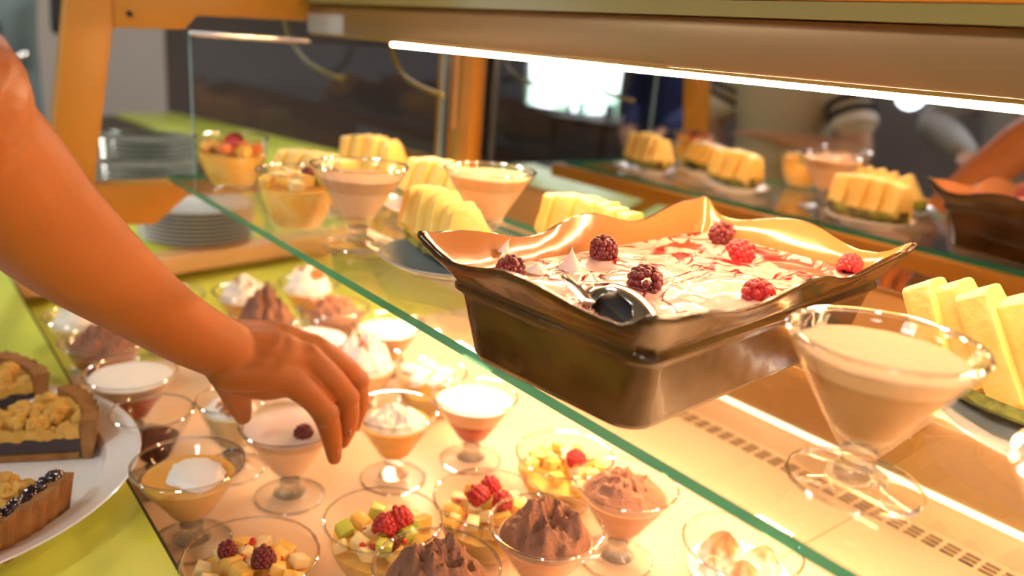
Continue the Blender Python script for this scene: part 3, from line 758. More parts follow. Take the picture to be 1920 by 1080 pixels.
SL = {}
ORD = ['first', 'second', 'third', 'fourth', 'fifth', 'sixth', 'seventh', 'eighth', 'ninth', 'tenth']
def pineapple(x, y, z, rot, n, L, label, Hh=.058, wb=.062, lean=.18, stag=.003):
    """row of flesh slices standing on their rind boat, row along local x"""
    wt = wb * .42
    ca, sa = math.cos(rot), math.sin(rot)
    # rind
    bm = bmesh.new(); K, N = 14, 12; top, bot = [], []
    for i in range(K + 1):
        u = -1 + 2 * i / K; w = wb * .56 * math.sqrt(max(.02, 1 - (abs(u) ** 3.0)))
        ra, rb = [], []
        for j in range(N + 1):
            v = -1 + 2 * j / N
            bumpy = .0018 * math.sin(i * 2.6) * math.cos(j * 2.1)
            zz = .017 * (v * v) * .8 + .006 * u * u
            ra.append(bm.verts.new((u * L * .56, v * w, zz + .004))); rb.append(bm.verts.new((u * L * .57, v * w * 1.06, zz - .003 + bumpy)))
        top.append(ra); bot.append(rb)
    for i in range(K):
        for j in range(N):
            f = bm.faces.new((top[i][j], top[i][j + 1], top[i + 1][j + 1], top[i + 1][j])); f.material_index = 0
            f = bm.faces.new((bot[i][j], bot[i + 1][j], bot[i + 1][j + 1], bot[i][j + 1])); f.material_index = 1
    for i in range(K):
        for j in (0, N): f = bm.faces.new((top[i][j], top[i + 1][j], bot[i + 1][j], bot[i][j])); f.material_index = 1
    for j in range(N):
        for i in (0, K): f = bm.faces.new((top[i][j], top[i][j + 1], bot[i][j + 1], bot[i][j])); f.material_index = 1
    rz = z + .0112
    tag(finish('pineapple_rind', bm, None, mats=['pine', 'rind'], loc=(x, y, rz), rotz=rot), 'pineapple rind boat ' + label, 'fruit rind')
    th = L / n * .93
    for i in range(n):
        u = (i + .5) / n * 2 - 1
        hh = Hh * (1 - .18 * abs(u) ** 2); s = stag * (1 if i % 2 else -1)
        key = (round(th, 4), round(hh, 3))
        if key not in SL:
            pts = [(-wb / 2 * .93, .0125), (-wb * .33, .0045), (0, .0015), (wb * .33, .0045), (wb / 2 * .93, .0125), (wt / 2 + .001, hh * .985), (wt / 2 - .003, hh), (-wt / 2 + .003, hh * 1.0), (-wt / 2 - .001, hh * .97)]
            bm = prism(pts, 'x', -th / 2, th / 2, .0012)
            bmesh.ops.subdivide_edges(bm, edges=[e for e in bm.edges if e.calc_length() > .012], cuts=3, use_grid_fill=True)
            for v in bm.verts: v.co += Vector((noise.noise(v.co * 90 + Vector((i, 0, 0))) * .0010, noise.noise(v.co * 90) * .0012, noise.noise(v.co * 80 + Vector((9, 0, i))) * .0012))
            for f in bm.faces: f.material_index = 1 if (f.calc_center_median().z > hh * .93) else 0
            o = finish('pineapple_slice', bm, None, mats=['pine', 'pinepale'], angle=50); SL[key] = o
        else: o = SL[key].copy(); COL.objects.link(o)
        lx, ly = u * L / 2, s
        o.location = (x + lx * ca - ly * sa, y + lx * sa + ly * ca, rz + .0052 + .004 * u * u)
        o.rotation_euler = (random.uniform(-.03, .03), -lean + random.uniform(-.02, .02), rot + random.uniform(-.03, .03))
        tag(o, ORD[i] + ' pineapple slice from the left in the row ' + label, 'pineapple slice', 'pineapple slices ' + label)
random.seed(5)
PZ = .0003
plate('blue grey plate rim jutting out left of the brown dish', -.685, .482, PZ, .082, 'chinagrey')
pineapple(-.705, .486, PZ, -.20, 7, .150, 'left of the brown dish', .064, .066, .50, .003)
plate('white plate carrying pineapple at the right end of the shelf', -.140, .625, PZ, .088)
pineapple(-.158, .632, PZ, .06, 6, .140, 'at the right end of the shelf', .094, .072, .60, .004)
plate('white plate with pineapple between the far fruit bowl and the peach pudding', -1.075, .500, PZ, .066, hh=.014)
pineapple(-1.085, .500, PZ, .35, 8, .125, 'beside the farthest fruit bowl', .052, .058, -.2)
plate('white plate with pineapple farthest back at the left of the shelf', -1.135, .630, PZ, .066, hh=.014)
pineapple(-1.130, .632, PZ, .25, 7, .115, 'farthest back at the left', .066, .060, .2)
plate('white plate with pineapple between the two peach puddings', -.925, .605, PZ, .066, hh=.014)
pineapple(-.925, .612, PZ, .1, 6, .10, 'between the two peach puddings', .062, .062, -.1)
plate('white plate with pineapple hidden behind the brown dish', -.640, .630, PZ, .070, hh=.014)
pineapple(-.640, .636, PZ, .05, 8, .125, 'behind the brown dish', .062, .058, .05, .003)

# ------------------------------------------------------------------ the brown dish
DL = (-.4055, .5145, .0004); DR = math.radians(5)
dish = thing('baking_dish', 'brown glazed rectangular baking dish with a wavy rim on the glass shelf', 'baking dish', DL, DR)
m = mat('brown glaze', (.085, .045, .010), .20, coat=.25, spec=.25)
nt = m.node_tree; b = nt.nodes['Principled BSDF']; n = nt.nodes.new('ShaderNodeTexNoise'); n.inputs['Scale'].default_value = 16; n.inputs['Detail'].default_value = 5
tcn = nt.nodes.new('ShaderNodeTexCoord'); nt.links.new(tcn.outputs['Object'], n.inputs['Vector'])
cr = nt.nodes.new('ShaderNodeValToRGB'); cr.color_ramp.elements[0].position = .3; cr.color_ramp.elements[0].color = (.032, .015, .003, 1)
cr.color_ramp.elements[1].position = .72; cr.color_ramp.elements[1].color = (.100, .043, .008, 1)
nt.links.new(n.outputs['Fac'], cr.inputs['Fac']); nt.links.new(cr.outputs['Color'], b.inputs['Base Color'])
n2 = nt.nodes.new('ShaderNodeTexNoise'); n2.inputs['Scale'].default_value = 30; n2.inputs['Detail'].default_value = 1; nt.links.new(tcn.outputs['Object'], n2.inputs['Vector'])
bp = nt.nodes.new('ShaderNodeBump'); bp.inputs['Strength'].default_value = .35; bp.inputs['Distance'].default_value = .003
nt.links.new(n2.outputs['Fac'], bp.inputs['Height']); nt.links.new(bp.outputs['Normal'], b.inputs['Normal']); nt.links.new(bp.outputs['Normal'], b.inputs['Coat Normal'])
M['glaze'] = m
M['glazein'] = mat('caramel inner glaze', (.46, .185, .055), .14, coat=.8, bump=(30, .4, 1))
NS = 24
def dring(hx, hy, r, z, wave=0, out=0, horn=0):
    P = rrect(hx, hy, r, NS); res = []
    L = len(P)
    for i, (px, py) in enumerate(P):
        cx = min(1, abs(px) / hx); cy = min(1, abs(py) / hy)
        corner = max(0, (cx * cy - .80) / .20) ** 1.5
        if abs(px) / hx > abs(py) / hy * .999 or abs(px) > hx - r - 1e-6 and abs(py) < hy - r + 1e-6: w = math.cos(py / hy * PI * 2.5)
        else: w = math.cos(px / hx * PI * 1.5)
        if abs(px) > hx - r * 1.01 and abs(py) > hy - r * 1.01: w = -.0
        ww = wave * w * (1 - corner)
        k = 1 + (out * w) * (1 - corner) / max(hx, .05) + horn * corner
        res.append((px * (k if abs(px) > hx * .9 or True else 1), py * k, z + ww + (abs(wave) * 1.9 + 0) * corner))
    return res
outer = [dring(.076, .150, .018, .0), dring(.0825, .1565, .020, .0018), dring(.0850, .159, .020, .007), dring(.0925, .1665, .018, .050), dring(.0940, .168, .018, .0545), dring(.0978, .1715, .018, .0575), dring(.0978, .1715, .018, .0605), dring(.0955, .170, .016, .063)]
outer += [dring(.0985, .175, .014, .069, .0012, .001, .004), dring(.1045, .182, .010, .077, .0028, .002, .008), dring(.1095, .1885, .007, .0835, .0054, .003, .012), dring(.1115, .1905, .006, .0865, .0060, .0034, .012)]
rim = [dring(.1108, .1898, .006, .0892, .0060, .0034, .012), dring(.1080, .1870, .006, .0890, .0060, .003, .012)]
inner = [dring(.1040, .183, .008, .0845, .003, .002, .008), dring(.096, .1745, .012, .073, .0015, .001, .004), dring(.090, .1660, .016, .060), dring(.080, .154, .018, .014), dring(.072, .146, .018, .010)]
bm = bmesh.new(); rings_mesh(bm, outer + rim, True, False); finish('outer_wall', bm, 'glaze', dish, angle=75)
bm = bmesh.new(); rings_mesh(bm, [rim[-1]] + inner, False, True)
finish('inner_wall', bm, 'glazein', dish, angle=75)
# filling: cream with berry sauce ripples
m = mat('cream with berry ripple', (.84, .56, .47), .22, coat=.35, sss=.2, sssr=(.006, .003, .002))
nt = m.node_tree; b = nt.nodes['Principled BSDF']; tcn = nt.nodes.new('ShaderNodeTexCoord')
nA = nt.nodes.new('ShaderNodeTexNoise'); nA.inputs['Scale'].default_value = 19; nA.inputs['Detail'].default_value = 2; nA.inputs['Distortion'].default_value = 1.3
mp = nt.nodes.new('ShaderNodeMapping'); mp.inputs['Scale'].default_value = (1, .55, 1); mp.inputs['Rotation'].default_value = (0, 0, .5)
nt.links.new(tcn.outputs['Object'], mp.inputs['Vector']); nt.links.new(mp.outputs['Vector'], nA.inputs['Vector'])
sb = nt.nodes.new('ShaderNodeMath'); sb.operation = 'SUBTRACT'; sb.inputs[1].default_value = .5; nt.links.new(nA.outputs['Fac'], sb.inputs[0])
ab = nt.nodes.new('ShaderNodeMath'); ab.operation = 'ABSOLUTE'; nt.links.new(sb.outputs[0], ab.inputs[0])
crA = nt.nodes.new('ShaderNodeValToRGB'); crA.color_ramp.elements[0].position = .014; crA.color_ramp.elements[0].color = (1, 1, 1, 1); crA.color_ramp.elements[1].position = .032; crA.color_ramp.elements[1].color = (0, 0, 0, 1)
nt.links.new(ab.outputs[0], crA.inputs['Fac'])
nB = nt.nodes.new('ShaderNodeTexNoise'); nB.inputs['Scale'].default_value = 9; nB.inputs['Detail'].default_value = 3; nB.inputs['Distortion'].default_value = 2.2; nt.links.new(tcn.outputs['Object'], nB.inputs['Vector'])
crB = nt.nodes.new('ShaderNodeValToRGB'); crB.color_ramp.elements[0].position = .585; crB.color_ramp.elements[0].color = (0, 0, 0, 1); crB.color_ramp.elements[1].position = .615; crB.color_ramp.elements[1].color = (1, 1, 1, 1)
nt.links.new(nB.outputs['Fac'], crB.inputs['Fac'])
mxm = nt.nodes.new('ShaderNodeMath'); mxm.operation = 'MAXIMUM'; nt.links.new(crA.outputs['Color'], mxm.inputs[0]); nt.links.new(crB.outputs['Color'], mxm.inputs[1])
mc = nt.nodes.new('ShaderNodeMix'); mc.data_type = 'RGBA'; mc.inputs[6].default_value = (.76, .46, .38, 1); mc.inputs[7].default_value = (.26, .010, .010, 1)
nt.links.new(mxm.outputs[0], mc.inputs[0]); nt.links.new(mc.outputs[2], b.inputs['Base Color'])
bp = nt.nodes.new('ShaderNodeBump'); bp.inputs['Strength'].default_value = .5; bp.inputs['Distance'].default_value = .003; bp.invert = True
nt.links.new(mxm.outputs[0], bp.inputs['Height']); nt.links.new(bp.outputs['Normal'], b.inputs['Normal']); nt.links.new(bp.outputs['Normal'], b.inputs['Coat Normal'])
M['ripple'] = m
bm = bmesh.new(); rings = []
for i in range(26):
    k = 1 - i / 26
    R_ = dring(.0925 * k, .1690 * k, .016 * k, .0665)
    rings.append([(x, y, z + (.005 * noise.fractal(Vector((x * 22, y * 22, 2)), .8, 2, 4) + .004 * math.sin(y * 30 + 1)) * (1 - k ** 6)) for x, y, z in R_])
low = dring(.0885, .165, .016, .0605)
rings_mesh(bm, [low] + rings, True, True); finish('cream_filling', bm, 'ripple', dish, angle=80)
def peak(p, h, r, lx=0, ly=0):
    bm = bmesh.new(); N = 20
    rings_mesh(bm, [[(p[0] + r * (1 - k) ** 1.4 * math.cos(2 * PI * j / N) + lx * k * k, p[1] + r * (1 - k) ** 1.4 * math.sin(2 * PI * j / N) + ly * k * k, p[2] + h * k) for j in range(N)] for k in [i / 9 for i in range(9)] + [.99]])
    finish('cream_peak', bm, 'pink', dish, angle=80)
peak((-.062, -.068, .0655), .018, .011, -.003, .002); peak((-.070, -.100, .0655), .008, .010)
peak((-.094, -.115, .078), .012, .0055, .004, .003)
def onDish(px, py, z=.069):
    """dish-local spot to world"""
    c, s = math.cos(DR), math.sin(DR); return (DL[0] + px * c - py * s, DL[1] + px * s + py * c, DL[2] + z)
def toLocal(x, y):
    c, s = math.cos(DR), math.sin(DR); dx, dy = x - DL[0], y - DL[1]; return dx * c + dy * s, -dx * s + dy * c
for (wx, wy, kd, rot, lab, s) in ((-.473, .490, 'dark', (.2, .1, 0), 'dark upright raspberry at the left in the brown dish', 1.12), (-.409, .472, 'hollow', (1.45, 0, .9), 'hollow raspberry lying on its side near the tongs', 1.25),
        (-.478, .655, 'dark', (.5, .3, 1), 'dark raspberry farthest back in the brown dish', 1.15), (-.426, .609, 'red', (.9, .5, 2), 'bright raspberry in the middle back of the brown dish', 1.2),
        (-.341, .530, 'red', (1.3, .2, .5), 'bright raspberry near the right rim of the brown dish', 1.15), (-.347, .672, 'red', (.6, .3, 3), 'raspberry in the far right corner of the brown dish', 1.0),
        (-.462, .376, 'dark', (.6, .2, 1), 'dark raspberry behind the left rim of the brown dish', 1.05)):
    raspberry(kd, (wx, wy, .0672), rot, lab, s)
# tongs: slotted scoop seen end-on with the second arm crossing it
t = thing('serving_tongs', 'polished steel serving tongs resting in the brown dish', 'tongs', (-.3600, .3955, .0700), math.radians(-13))
bm = bmesh.new(); K, N = 36, 24; G = []
for i in range(K + 1):
    u = -1 + 2 * i / K; row = []
    for j in range(N + 1):
        v = -1 + 2 * j / N; w = .0235 * math.sqrt(max(0.012, 1 - u ** 2 * .985))
        row.append(bm.verts.new((u * .042, v * w, .019 * (1 - v * v * .85) * (1 - .6 * u * u) - .004)))
    G.append(row)
def slotted(i, j):
    u = -1 + 2 * (i + .5) / K; v = -1 + 2 * (j + .5) / N
    return ((u + .52) / .27) ** 2 + ((v + .15) / .26) ** 2 < 1 or ((u - .30) / .42) ** 2 + ((v + .72) / .42) ** 2 < 1
for i in range(K):
    for j in range(N):
        if not slotted(i, j): bm.faces.new((G[i][j], G[i + 1][j], G[i + 1][j + 1], G[i][j + 1]))
o = finish('scoop', bm, 'steel', t); md = o.modifiers.new('thick', 'SOLIDIFY'); md.thickness = .0011; md = o.modifiers.new('sub', 'SUBSURF'); md.levels = md.render_levels = 2
bm = bmesh.new()
G = []
for i in range(K + 1):
    u = -1 + 2 * i / K; G.append([bm.verts.new((u * .0385, (-1 + 2 * j / N) * .0185 * math.sqrt(max(.012, 1 - u * u * .985)), .019 * (1 - (-1 + 2 * j / N) ** 2 * .85) * (1 - .6 * u * u) - .0090)) for j in range(N + 1)])
for i in range(K):
    for j in range(N): bm.faces.new((G[i][j], G[i + 1][j], G[i + 1][j + 1], G[i][j + 1]))
finish('dark_insert', bm, 'black', t)  # black shell under the scoop that shows through its slots
bm = bmesh.new(); loft(bm, [(-.060, -.012, .006), (-.030, -.022, .009), (.014, -.036, .011)], [(.0040, .0011), (.0048, .0011), (.0052, .0011)], n=14)
finish('arm', bm, 'steel', t)

# ================================================================== tart plate on the lime counter
PLC = (-.893, -.017)
plate('large white china plate with berry tart slices at the left edge', PLC[0], PLC[1], CZ + .0003, .215, hh=.030, foot=.80)
def tart(x, y, rot, seed, label, ang=50, R=.128):
    t = thing('tart_slice', label, 'tart slice', (x, y, CZ + .0068), rot)
    t.scale = (1, 1, 1.25)
    h = math.radians(ang / 2); rnd = random.Random(seed)
    def wedge(r0, r1, z0, z1, n=28, wav=0, shrink=0, jag=0):
        bm = bmesh.new(); rings = []
        for z in (z0, z1):
            ring = [(r0, 0, z)] if r0 < .004 else []
            A = [(-h + shrink) + (2 * h - 2 * shrink) * i / n for i in range(n + 1)]
            if r0 >= .004: ring = [(r0 * math.cos(a), r0 * math.sin(a), z) for a in reversed(A)]
            for i, a in enumerate(A):
                rr = r1 + (wav * (1 if i % 4 < 2 else -1)) + (z - z0) * .22
                ring.append((rr * math.cos(a), rr * math.sin(a), z + (jag * rnd.uniform(-1, 1) if z == z1 else 0)))
            rings.append(ring)
        rings_mesh(bm, rings); return bm
    finish('crust_base', wedge(.003, R - .012, 0, .006), 'crust', t)
    finish('crust_edge', wedge(R - .009, R, 0, .036, wav=.0012, jag=.0018), 'crust', t, angle=30)
    bm = wedge(.006, R - .010, .0062, .020, shrink=.015)
    bmesh.ops.subdivide_edges(bm, edges=list(bm.edges), cuts=1)
    for v in bm.verts: v.co += Vector((noise.noise(v.co * 140), noise.noise(v.co * 140 + Vector((5, 0, 0))), 0)) * .0025
    finish('berry_filling', bm, 'blue', t)
    bm = bmesh.new(); ns = 30; top = []
    for i in range(ns + 1):
        rr = .004 + (R - .014) * i / ns; row = []
        for j in range(29):
            a = -h + 2 * h * j / 28
            p = Vector((rr * math.cos(a), rr * math.sin(a), 0))
            z = .029 + .0085 * noise.fractal(p * 62 + Vector((seed, 0, 0)), .75, 2.1, 4) + .0035 * (1 - abs(j - 14) / 14) + .003 * max(0, noise.noise(p * 190))
            row.append(bm.verts.new((p.x, p.y, z)))
        top.append(row)
    for i in range(ns):
        for j in range(28): bm.faces.new((top[i][j], top[i + 1][j], top[i + 1][j + 1], top[i][j + 1]))
    border = [top[0][j] for j in range(29)] + [top[i][28] for i in range(1, ns + 1)] + [top[ns][j] for j in range(27, -1, -1)] + [top[i][0] for i in range(ns - 1, 0, -1)]
    low = [bm.verts.new((v.co.x + noise.noise(v.co * 160) * .002, v.co.y + noise.noise(v.co * 160 + Vector((3, 3, 3))) * .002, .0195 + .003 * noise.noise(v.co * 120))) for v in border]
    for i in range(len(border)): bm.faces.new((border[i], border[(i + 1) % len(border)], low[(i + 1) % len(border)], low[i]))
    bm.faces.new(low)
    finish('crumble', bm, 'crumb', t, angle=60)
    bm = bmesh.new()
    for k in range(80):
        rr = rnd.uniform(.02, R - .022); a = rnd.uniform(-h * .85, h * .85)
        ball(bm, (rr * math.cos(a), rr * math.sin(a), .032 + rnd.uniform(-.001, .004)), rnd.uniform(.0035, .0085), 2, (1, 1, .8), .45, 2, k)
    finish('crumbs', bm, 'crumb', t)['kind'] = 'stuff'
    bm = bmesh.new()
    if seed == 2:
        for k in range(13):
            a = h * (.95 - k * .125) ; ball(bm, ((R - .008 + .003 * math.sin(k * 2.1)) * math.cos(a), (R - .008) * math.sin(a), .0345 + .0015 * math.sin(k * 1.7)), .0066 + .0016 * math.sin(k * 1.3), 3, (1, 1.2, .6), .35, 2, k)
    else:
        for k in range(4): ball(bm, (R - .020 - k * .016, -(math.sin(h) * (R - .020 - k * .016)) + .003, .022), .0052, 3, (1.3, .8, .8), .35, 2, seed + k)
    finish('jam', bm, 'blue', t)
tart(-.925, .030, math.radians(92), 1, 'middle berry tart slice with golden crumble on the white plate')
tart(-.838, -.005, math.radians(36), 2, 'front berry tart slice with glossy jam running over its crust')
tart(-1.030, .000, math.radians(112), 3, 'rear berry tart slice cut off by the left edge of the photo')

# stacked plates on the side counter
for k in range(9):
    plate(ORD[k] + ' white china plate from the bottom of the stack below the bracket' if k < 8 else 'topmost white china plate of the stack below the orange bracket', -1.80, .555, CZ + .0005 + k * .0088, .122, hh=.012, group='white plates in the stack')
def gplate(k, z, lab, grp, x=-2.16, y=.545):
    bm = bmesh.new(); R = .125
    lathe(bm, [(0, 0), (.075, 0), (.085, .003), (R - .002, .011), (R, .013), (R - .001, .015), (R - .004, .0145), (.084, .0062), (.074, .0035), (0, .0035)], 56)
    tag(finish('glass_plate', bm, 'plateglass', loc=(x, y, z)), lab, 'glass plate', grp)
for k in range(9): gplate(k, CZ + .0005 + k * .0125, ORD[k] + ' glass plate from the bottom in the stack behind the orange post', 'glass plates low in the stack')
for k in range(4): gplate(k, CZ + .126 + k * .0125, ORD[3 - k] + ' glass plate from the top of the stack behind the orange post', 'glass plates high in the stack')

# ================================================================== people
def remesh(o, vox, it=6, f=.6):
    md = o.modifiers.new('skin', 'REMESH'); md.mode = 'VOXEL'; md.voxel_size = vox; md.use_smooth_shade = True
    md = o.modifiers.new('soft', 'SMOOTH'); md.iterations = it; md.factor = f
GZ = -1.12
def add_head(bm, c, s=1.0):
    ball(bm, c, .095 * s, 3, (.80, 1.0, 1.18)); ball(bm, (c[0], c[1] + .03 * s, c[2] - .055 * s), .062 * s, 3, (.85, .95, .95))
    loft(bm, [(c[0], c[1] + .088 * s, c[2] + .012 * s), (c[0], c[1] + .110 * s, c[2] - .028 * s)], [.008 * s, .014 * s])
    loft(bm, [(c[0] - .02 * s, c[1] + .085 * s, c[2] - .062 * s), (c[0] + .02 * s, c[1] + .085 * s, c[2] - .062 * s)], [.008 * s, .008 * s])
    for q in (-1, 1): ball(bm, (c[0] + q * .078 * s, c[1], c[2] - .005), .026 * s, 2, (.35, .7, 1.1))
def torso(bm, x, y, z0, g=0):
    # z0 = floor; g = extra girth for clothes
    loft(bm, [(x, y, z0 + .86), (x, y, z0 + .96), (x, y + .01, z0 + 1.10), (x, y + .005, z0 + 1.26), (x, y, z0 + 1.38), (x, y, z0 + 1.44)],
         [(.155 + g, .11 + g), (.165 + g, .115 + g), (.145 + g, .105 + g), (.17 + g, .115 + g), (.175 + g, .095 + g), (.11 + g, .07 + g)], n=28, ups=(0, 1, 0))
def legs(bm, x, y, z0, g=0):
    for q in (-1, 1):
        loft(bm, [(x + q * .085, y, z0 + .90), (x + q * .095, y + .01, z0 + .50), (x + q * .10, y - .01, z0 + .30), (x + q * .10, y - .01, z0 + .09)], [.088 + g, .058 + g, .054 + g, .040 + g], ups=(0, 1, 0))
def person(label, x, y, armL, armR, top, sleeve=1.0, trousers='darktr', mskin='skin2', stripes=False, extra=None, vox=.009, handL=True, handR=True, soft=6):
    """armL / armR: shoulder, elbow, wrist in world coordinates; faces +y"""
    p = thing('person', label, 'person', (0, 0, 0))
    bm = bmesh.new(); torso(bm, x, y, GZ); legs(bm, x, y, GZ); loft(bm, [(x, y, GZ + 1.42), (x, y + .01, GZ + 1.54)], [.058, .054]); hc = (x, y + .02, GZ + 1.60); add_head(bm, hc)
    for q in (-1, 1): loft(bm, [(x + q * .10, y - .02, GZ + .045), (x + q * .11, y + .15, GZ + .03)], [(.042, .045), (.045, .028)])
    for A, hand in ((armL, handL), (armR, handR)):
        s, e, w_ = [Vector(v) for v in A]
        loft(bm, [s, s.lerp(e, .5), e, e.lerp(w_, .3), w_], [.056, .047, .040, .042, .028])
        if hand:
            d = (w_ - e).normalized(); up = Vector((0, 0, 1)); sd = d.cross(up).normalized()
            if sd.length < .5: sd = Vector((1, 0, 0))
            loft(bm, [w_, w_ + d * .05, w_ + d * .09], [(.026, .018), (.040, .017), (.038, .014)])
            for k in range(4):
                b0 = w_ + d * .085 + up * 0 + sd * (-.028 + .019 * k); ln = (.062, .075, .07, .055)[k]
                loft(bm, [b0, b0 + d * ln * .5 - up * .006, b0 + d * ln * .95 - up * .022], [.0095, .0088, .0075], n=10)
            b0 = w_ + d * .03 - sd * .026; loft(bm, [b0, b0 + d * .03 - sd * .022, b0 + d * .062 - sd * .030], [.013, .011, .009], n=10)
    if extra: extra(bm)
    o = finish('body', bm, mskin, p); remesh(o, vox, soft)
    bm = bmesh.new()
    torso(bm, x, y, GZ, .014)
    for A in (armL, armR):
        s, e, w_ = [Vector(v) for v in A]
        if sleeve < 1: loft(bm, [s, s.lerp(e, .5 * sleeve), s.lerp(e, sleeve)], [.070, .066, .066])
        else: loft(bm, [s, s.lerp(e, .5), e, e.lerp(w_, .5), e.lerp(w_, .92)], [.070, .066, .060, .056, .046])
    o = finish('shirt', bm, top, p); remesh(o, .009)
    if stripes:
        for A in (armR, armL):
            s, e, w_ = [Vector(v) for v in A]; e2 = s.lerp(e, sleeve)
            for k in (.66, .84):
                bm = bmesh.new(); a, b2 = s.lerp(e2, k), s.lerp(e2, k + .08); loft(bm, [a, b2], [.0755, .0745], sub=2, cap=False); finish('sleeve_stripe', bm, 'stripe', p)
            bm = bmesh.new(); loft(bm, [s.lerp(e2, .96), s.lerp(e2, 1.08)], [.071, .070], sub=2, cap=False); finish('sleeve_cuff', bm, 'teew', p)
    bm = bmesh.new(); legs(bm, x, y, GZ, .014); loft(bm, [(x, y, GZ + .86), (x, y, GZ + .98)], [(.172, .125), (.176, .126)], ups=(0, 1, 0)); o = finish('trousers', bm, trousers, p); remesh(o, .009)
    bm = bmesh.new(); ball(bm, (hc[0], hc[1] - .018, hc[2] + .022), .105, 3, (.86, .98, 1.12), .05, 6, 1, flat=hc[2] - .06); finish('hair', bm, 'hair', p)
    for q in (-1, 1):
        bm = bmesh.new(); ball(bm, (hc[0] + q * .030, hc[1] + .080, hc[2] + .004), .012, 2); e_ = finish('eye', bm, 'eye', p)
        bm = bmesh.new(); ball(bm, (hc[0] + q * .030, hc[1] + .0895, hc[2] + .004), .005, 2); finish('iris', bm, 'hair', e_)
    return p
# guest in the striped tee, mirrored in the doors
person('person in a beige tee with black sleeve stripes and folded forearm, mirrored behind the pineapples', -1.60, -.56,
       ((-1.78, -.56, GZ + 1.38), (-1.86, -.50, GZ + 1.12), (-1.72, -.36, GZ + 1.08)), ((-1.42, -.55, GZ + 1.38), (-1.27, -.48, GZ + 1.11), (-1.47, -.36, GZ + 1.135)),
       'tee', sleeve=.66, stripes=True, trousers='darktr')
person('person in a light grey knit reaching down, mirrored at the far right', -1.05, -1.22,
       ((-1.23, -1.22, GZ + 1.38), (-1.36, -1.14, GZ + 1.20), (-1.17, -.98, GZ + 1.12)), ((-.87, -1.22, GZ + 1.38), (-.80, -1.15, GZ + 1.12), (-.86, -1.0, GZ + .95)), 'knit', sleeve=1.0, trousers='knit')
person('person in navy clothes standing beside the mirrored window', -2.95, -1.55,
       ((-3.12, -1.55, GZ + 1.38), (-3.18, -1.50, GZ + 1.12), (-3.05, -1.35, GZ + .98)), ((-2.78, -1.55, GZ + 1.38), (-2.70, -1.50, GZ + 1.12), (-2.75, -1.30, GZ + 1.0)), 'navy', sleeve=1.0)

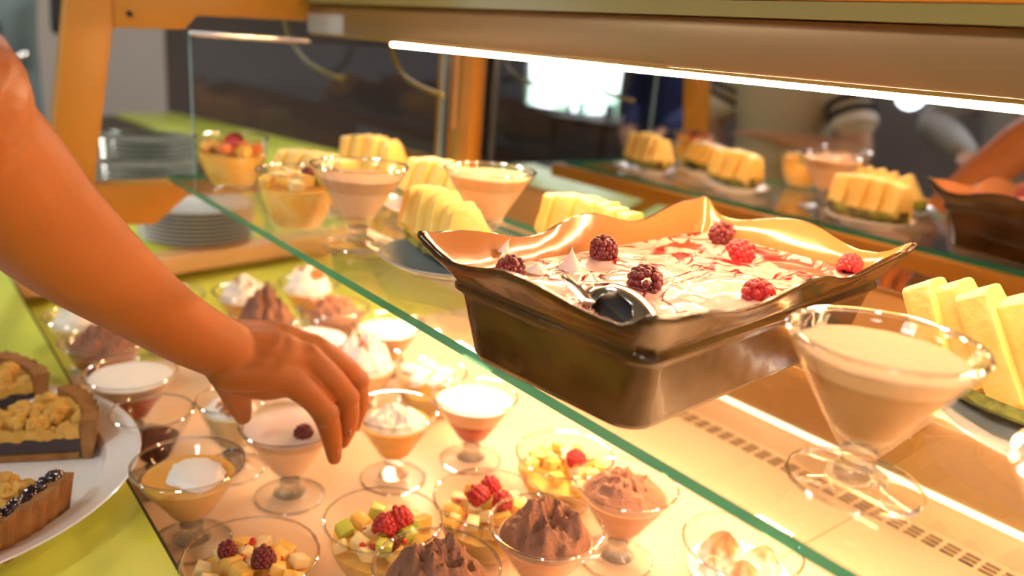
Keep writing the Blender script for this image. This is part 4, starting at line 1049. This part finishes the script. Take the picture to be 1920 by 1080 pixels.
# ---- owner of the reaching arm.  cp(): spot at depth d along the view through (u, v)
CAMP = Vector((0, 0, .24))
def cp(u, v, d):
    c = Vector(((u - 960) / 1500 * d, (v - 540) / 1500 * d, d)); return CAMP + CR @ c
def hand_arm(bm):
    A = [(-.545, -.26, .29), (-.590, -.12, .255), cp(-190, 120, .44), cp(-95, 238, .49), cp(-10, 322, .54), cp(60, 398, .58), cp(150, 478, .63), cp(262, 562, .69), cp(345, 617, .735), cp(425, 658, .775)]
    loft(bm, A, [.056, .050, .048, .0475, .0470, .0455, .0420, .0350, (.0315, .0315), (.0320, .0290)], n=28, sub=8)
    # palm: several rays fanning to the knuckles
    wr = cp(425, 662, .780)
    kn = {'index': (cp(545, 712, .800)), 'middle': (cp(578, 676, .822)), 'ring': (cp(590, 655, .850)), 'little': (cp(592, 655, .880))}
    rw = {'index': .0165, 'middle': .0165, 'ring': .0155, 'little': .0140}
    st = {'index': cp(432, 690, .772), 'middle': cp(430, 664, .780), 'ring': cp(432, 642, .792), 'little': cp(436, 640, .805)}
    for k in kn: loft(bm, [st[k], st[k].lerp(kn[k], .5) + Vector((0, 0, .004)), kn[k]], [.0235, .0215, rw[k]], n=16)
    loft(bm, [wr, wr.lerp(kn['middle'], .55), wr.lerp(kn['middle'], .9)], [.029, .029, .018], n=20)
    # fingers
    loft(bm, [kn['index'], cp(585, 745, .815), cp(610, 778, .830), cp(622, 820, .842), cp(627, 858, .850)], [.0165, .0138, .0132, .0112, .0078], n=18)
    loft(bm, [kn['middle'], cp(622, 712, .838), cp(648, 748, .856), cp(652, 792, .868), cp(642, 828, .872)], [.0165, .0142, .0136, .0118, .0082], n=18)
    loft(bm, [kn['ring'], cp(640, 686, .872), cp(668, 718, .892), cp(672, 762, .900), cp(664, 798, .902)], [.0158, .0138, .0130, .0112, .0078], n=18)
    loft(bm, [kn['little'], cp(630, 690, .905), cp(650, 725, .918), cp(652, 765, .920)], [.0138, .0118, .0108, .0072], n=16)
    # thumb on the near side, dropping to the rim of the glass
    loft(bm, [cp(430, 690, .790), cp(438, 722, .812), cp(447, 752, .835), cp(456, 781, .852)], [.0225, .0175, .0140, .0090], n=18)
    # web of the thumb and knuckle bumps, tendons
    loft(bm, [cp(445, 700, .795), cp(500, 716, .800), cp(535, 722, .806)], [.022, .019, .013], n=16)
    for k, q in (('index', .0135), ('middle', .0135), ('ring', .012)): ball(bm, kn[k] + Vector((.0, -.002, .006)), q, 3)
    for a, b_ in (('index', 'middle'), ('middle', 'ring')): ball(bm, kn[a].lerp(kn[b_], .5) + Vector((-.004, -.004, -.002)), .0165, 3)
    for a, b_ in (('index', .5), ('middle', .5), ('ring', .5)):
        p0, p1 = st[a] + Vector((0, -.004, .018)), kn[a] + Vector((0, -.004, .012)); loft(bm, [p0, p0.lerp(p1, .5) + Vector((0, 0, .001)), p1], [.0045, .0050, .0055], n=10)
    for p in (cp(611, 778, .828), cp(649, 747, .854), cp(669, 716, .890)): ball(bm, p + Vector((.001, 0, .001)), .0142, 3)
body = person('person in a dark top whose bare arm reaches into the case', -.375, -.40,
       ((-.545, -.36, GZ + 1.38), (-.545, -.30, GZ + 1.40), (-.548, -.27, GZ + 1.405)), ((-.20, -.40, GZ + 1.38), (-.14, -.36, GZ + 1.12), (-.16, -.20, GZ + .98)),
       'darktr', sleeve=.9, mskin='skin', extra=hand_arm, vox=.0024, handL=False, soft=3)
# nails
for k, (u, v, d, s) in {'i': (631, 846, .8425, .0052), 'm': (655, 812, .862, .0052)}.items():
    bm = bmesh.new(); ball(bm, (0, 0, 0), s, 3, (.8, .35, 1.2)); o = finish('nail', bm, 'nail', body); o.location = cp(u, v, d)

# remaining items seen mirrored on the guests' side
t = thing('bar_table', 'dark side table with glasses mirrored below the window', 'table', (-3.9, -2.2, GZ))
finish('table_top', B(-.5, .5, -.3, .3, .86, .90, bev=.004), 'wood', t)
for a in (-.45, .45):
    for b_ in (-.25, .25): finish('leg', B(a - .02, a + .02, b_ - .02, b_ + .02, 0, .86), 'wood', t, smooth=False)
for i, (a, b_) in enumerate(((-.35, .1), (-.2, -.05), (-.05, .12), (.12, 0), (.28, .12), (.38, -.1))):
    bm = bmesh.new(); lathe(bm, [(0, 0), (.03, 0), (.034, .10), (.032, .10), (.028, .004), (0, .004)], 24)
    tag(finish('drinking_glass', bm, 'plateglass', loc=(-3.9 + a, -2.2 + b_, GZ + .9002)), 'drinking glass on the dark side table mirrored below the window', 'glass', 'glasses on the side table')
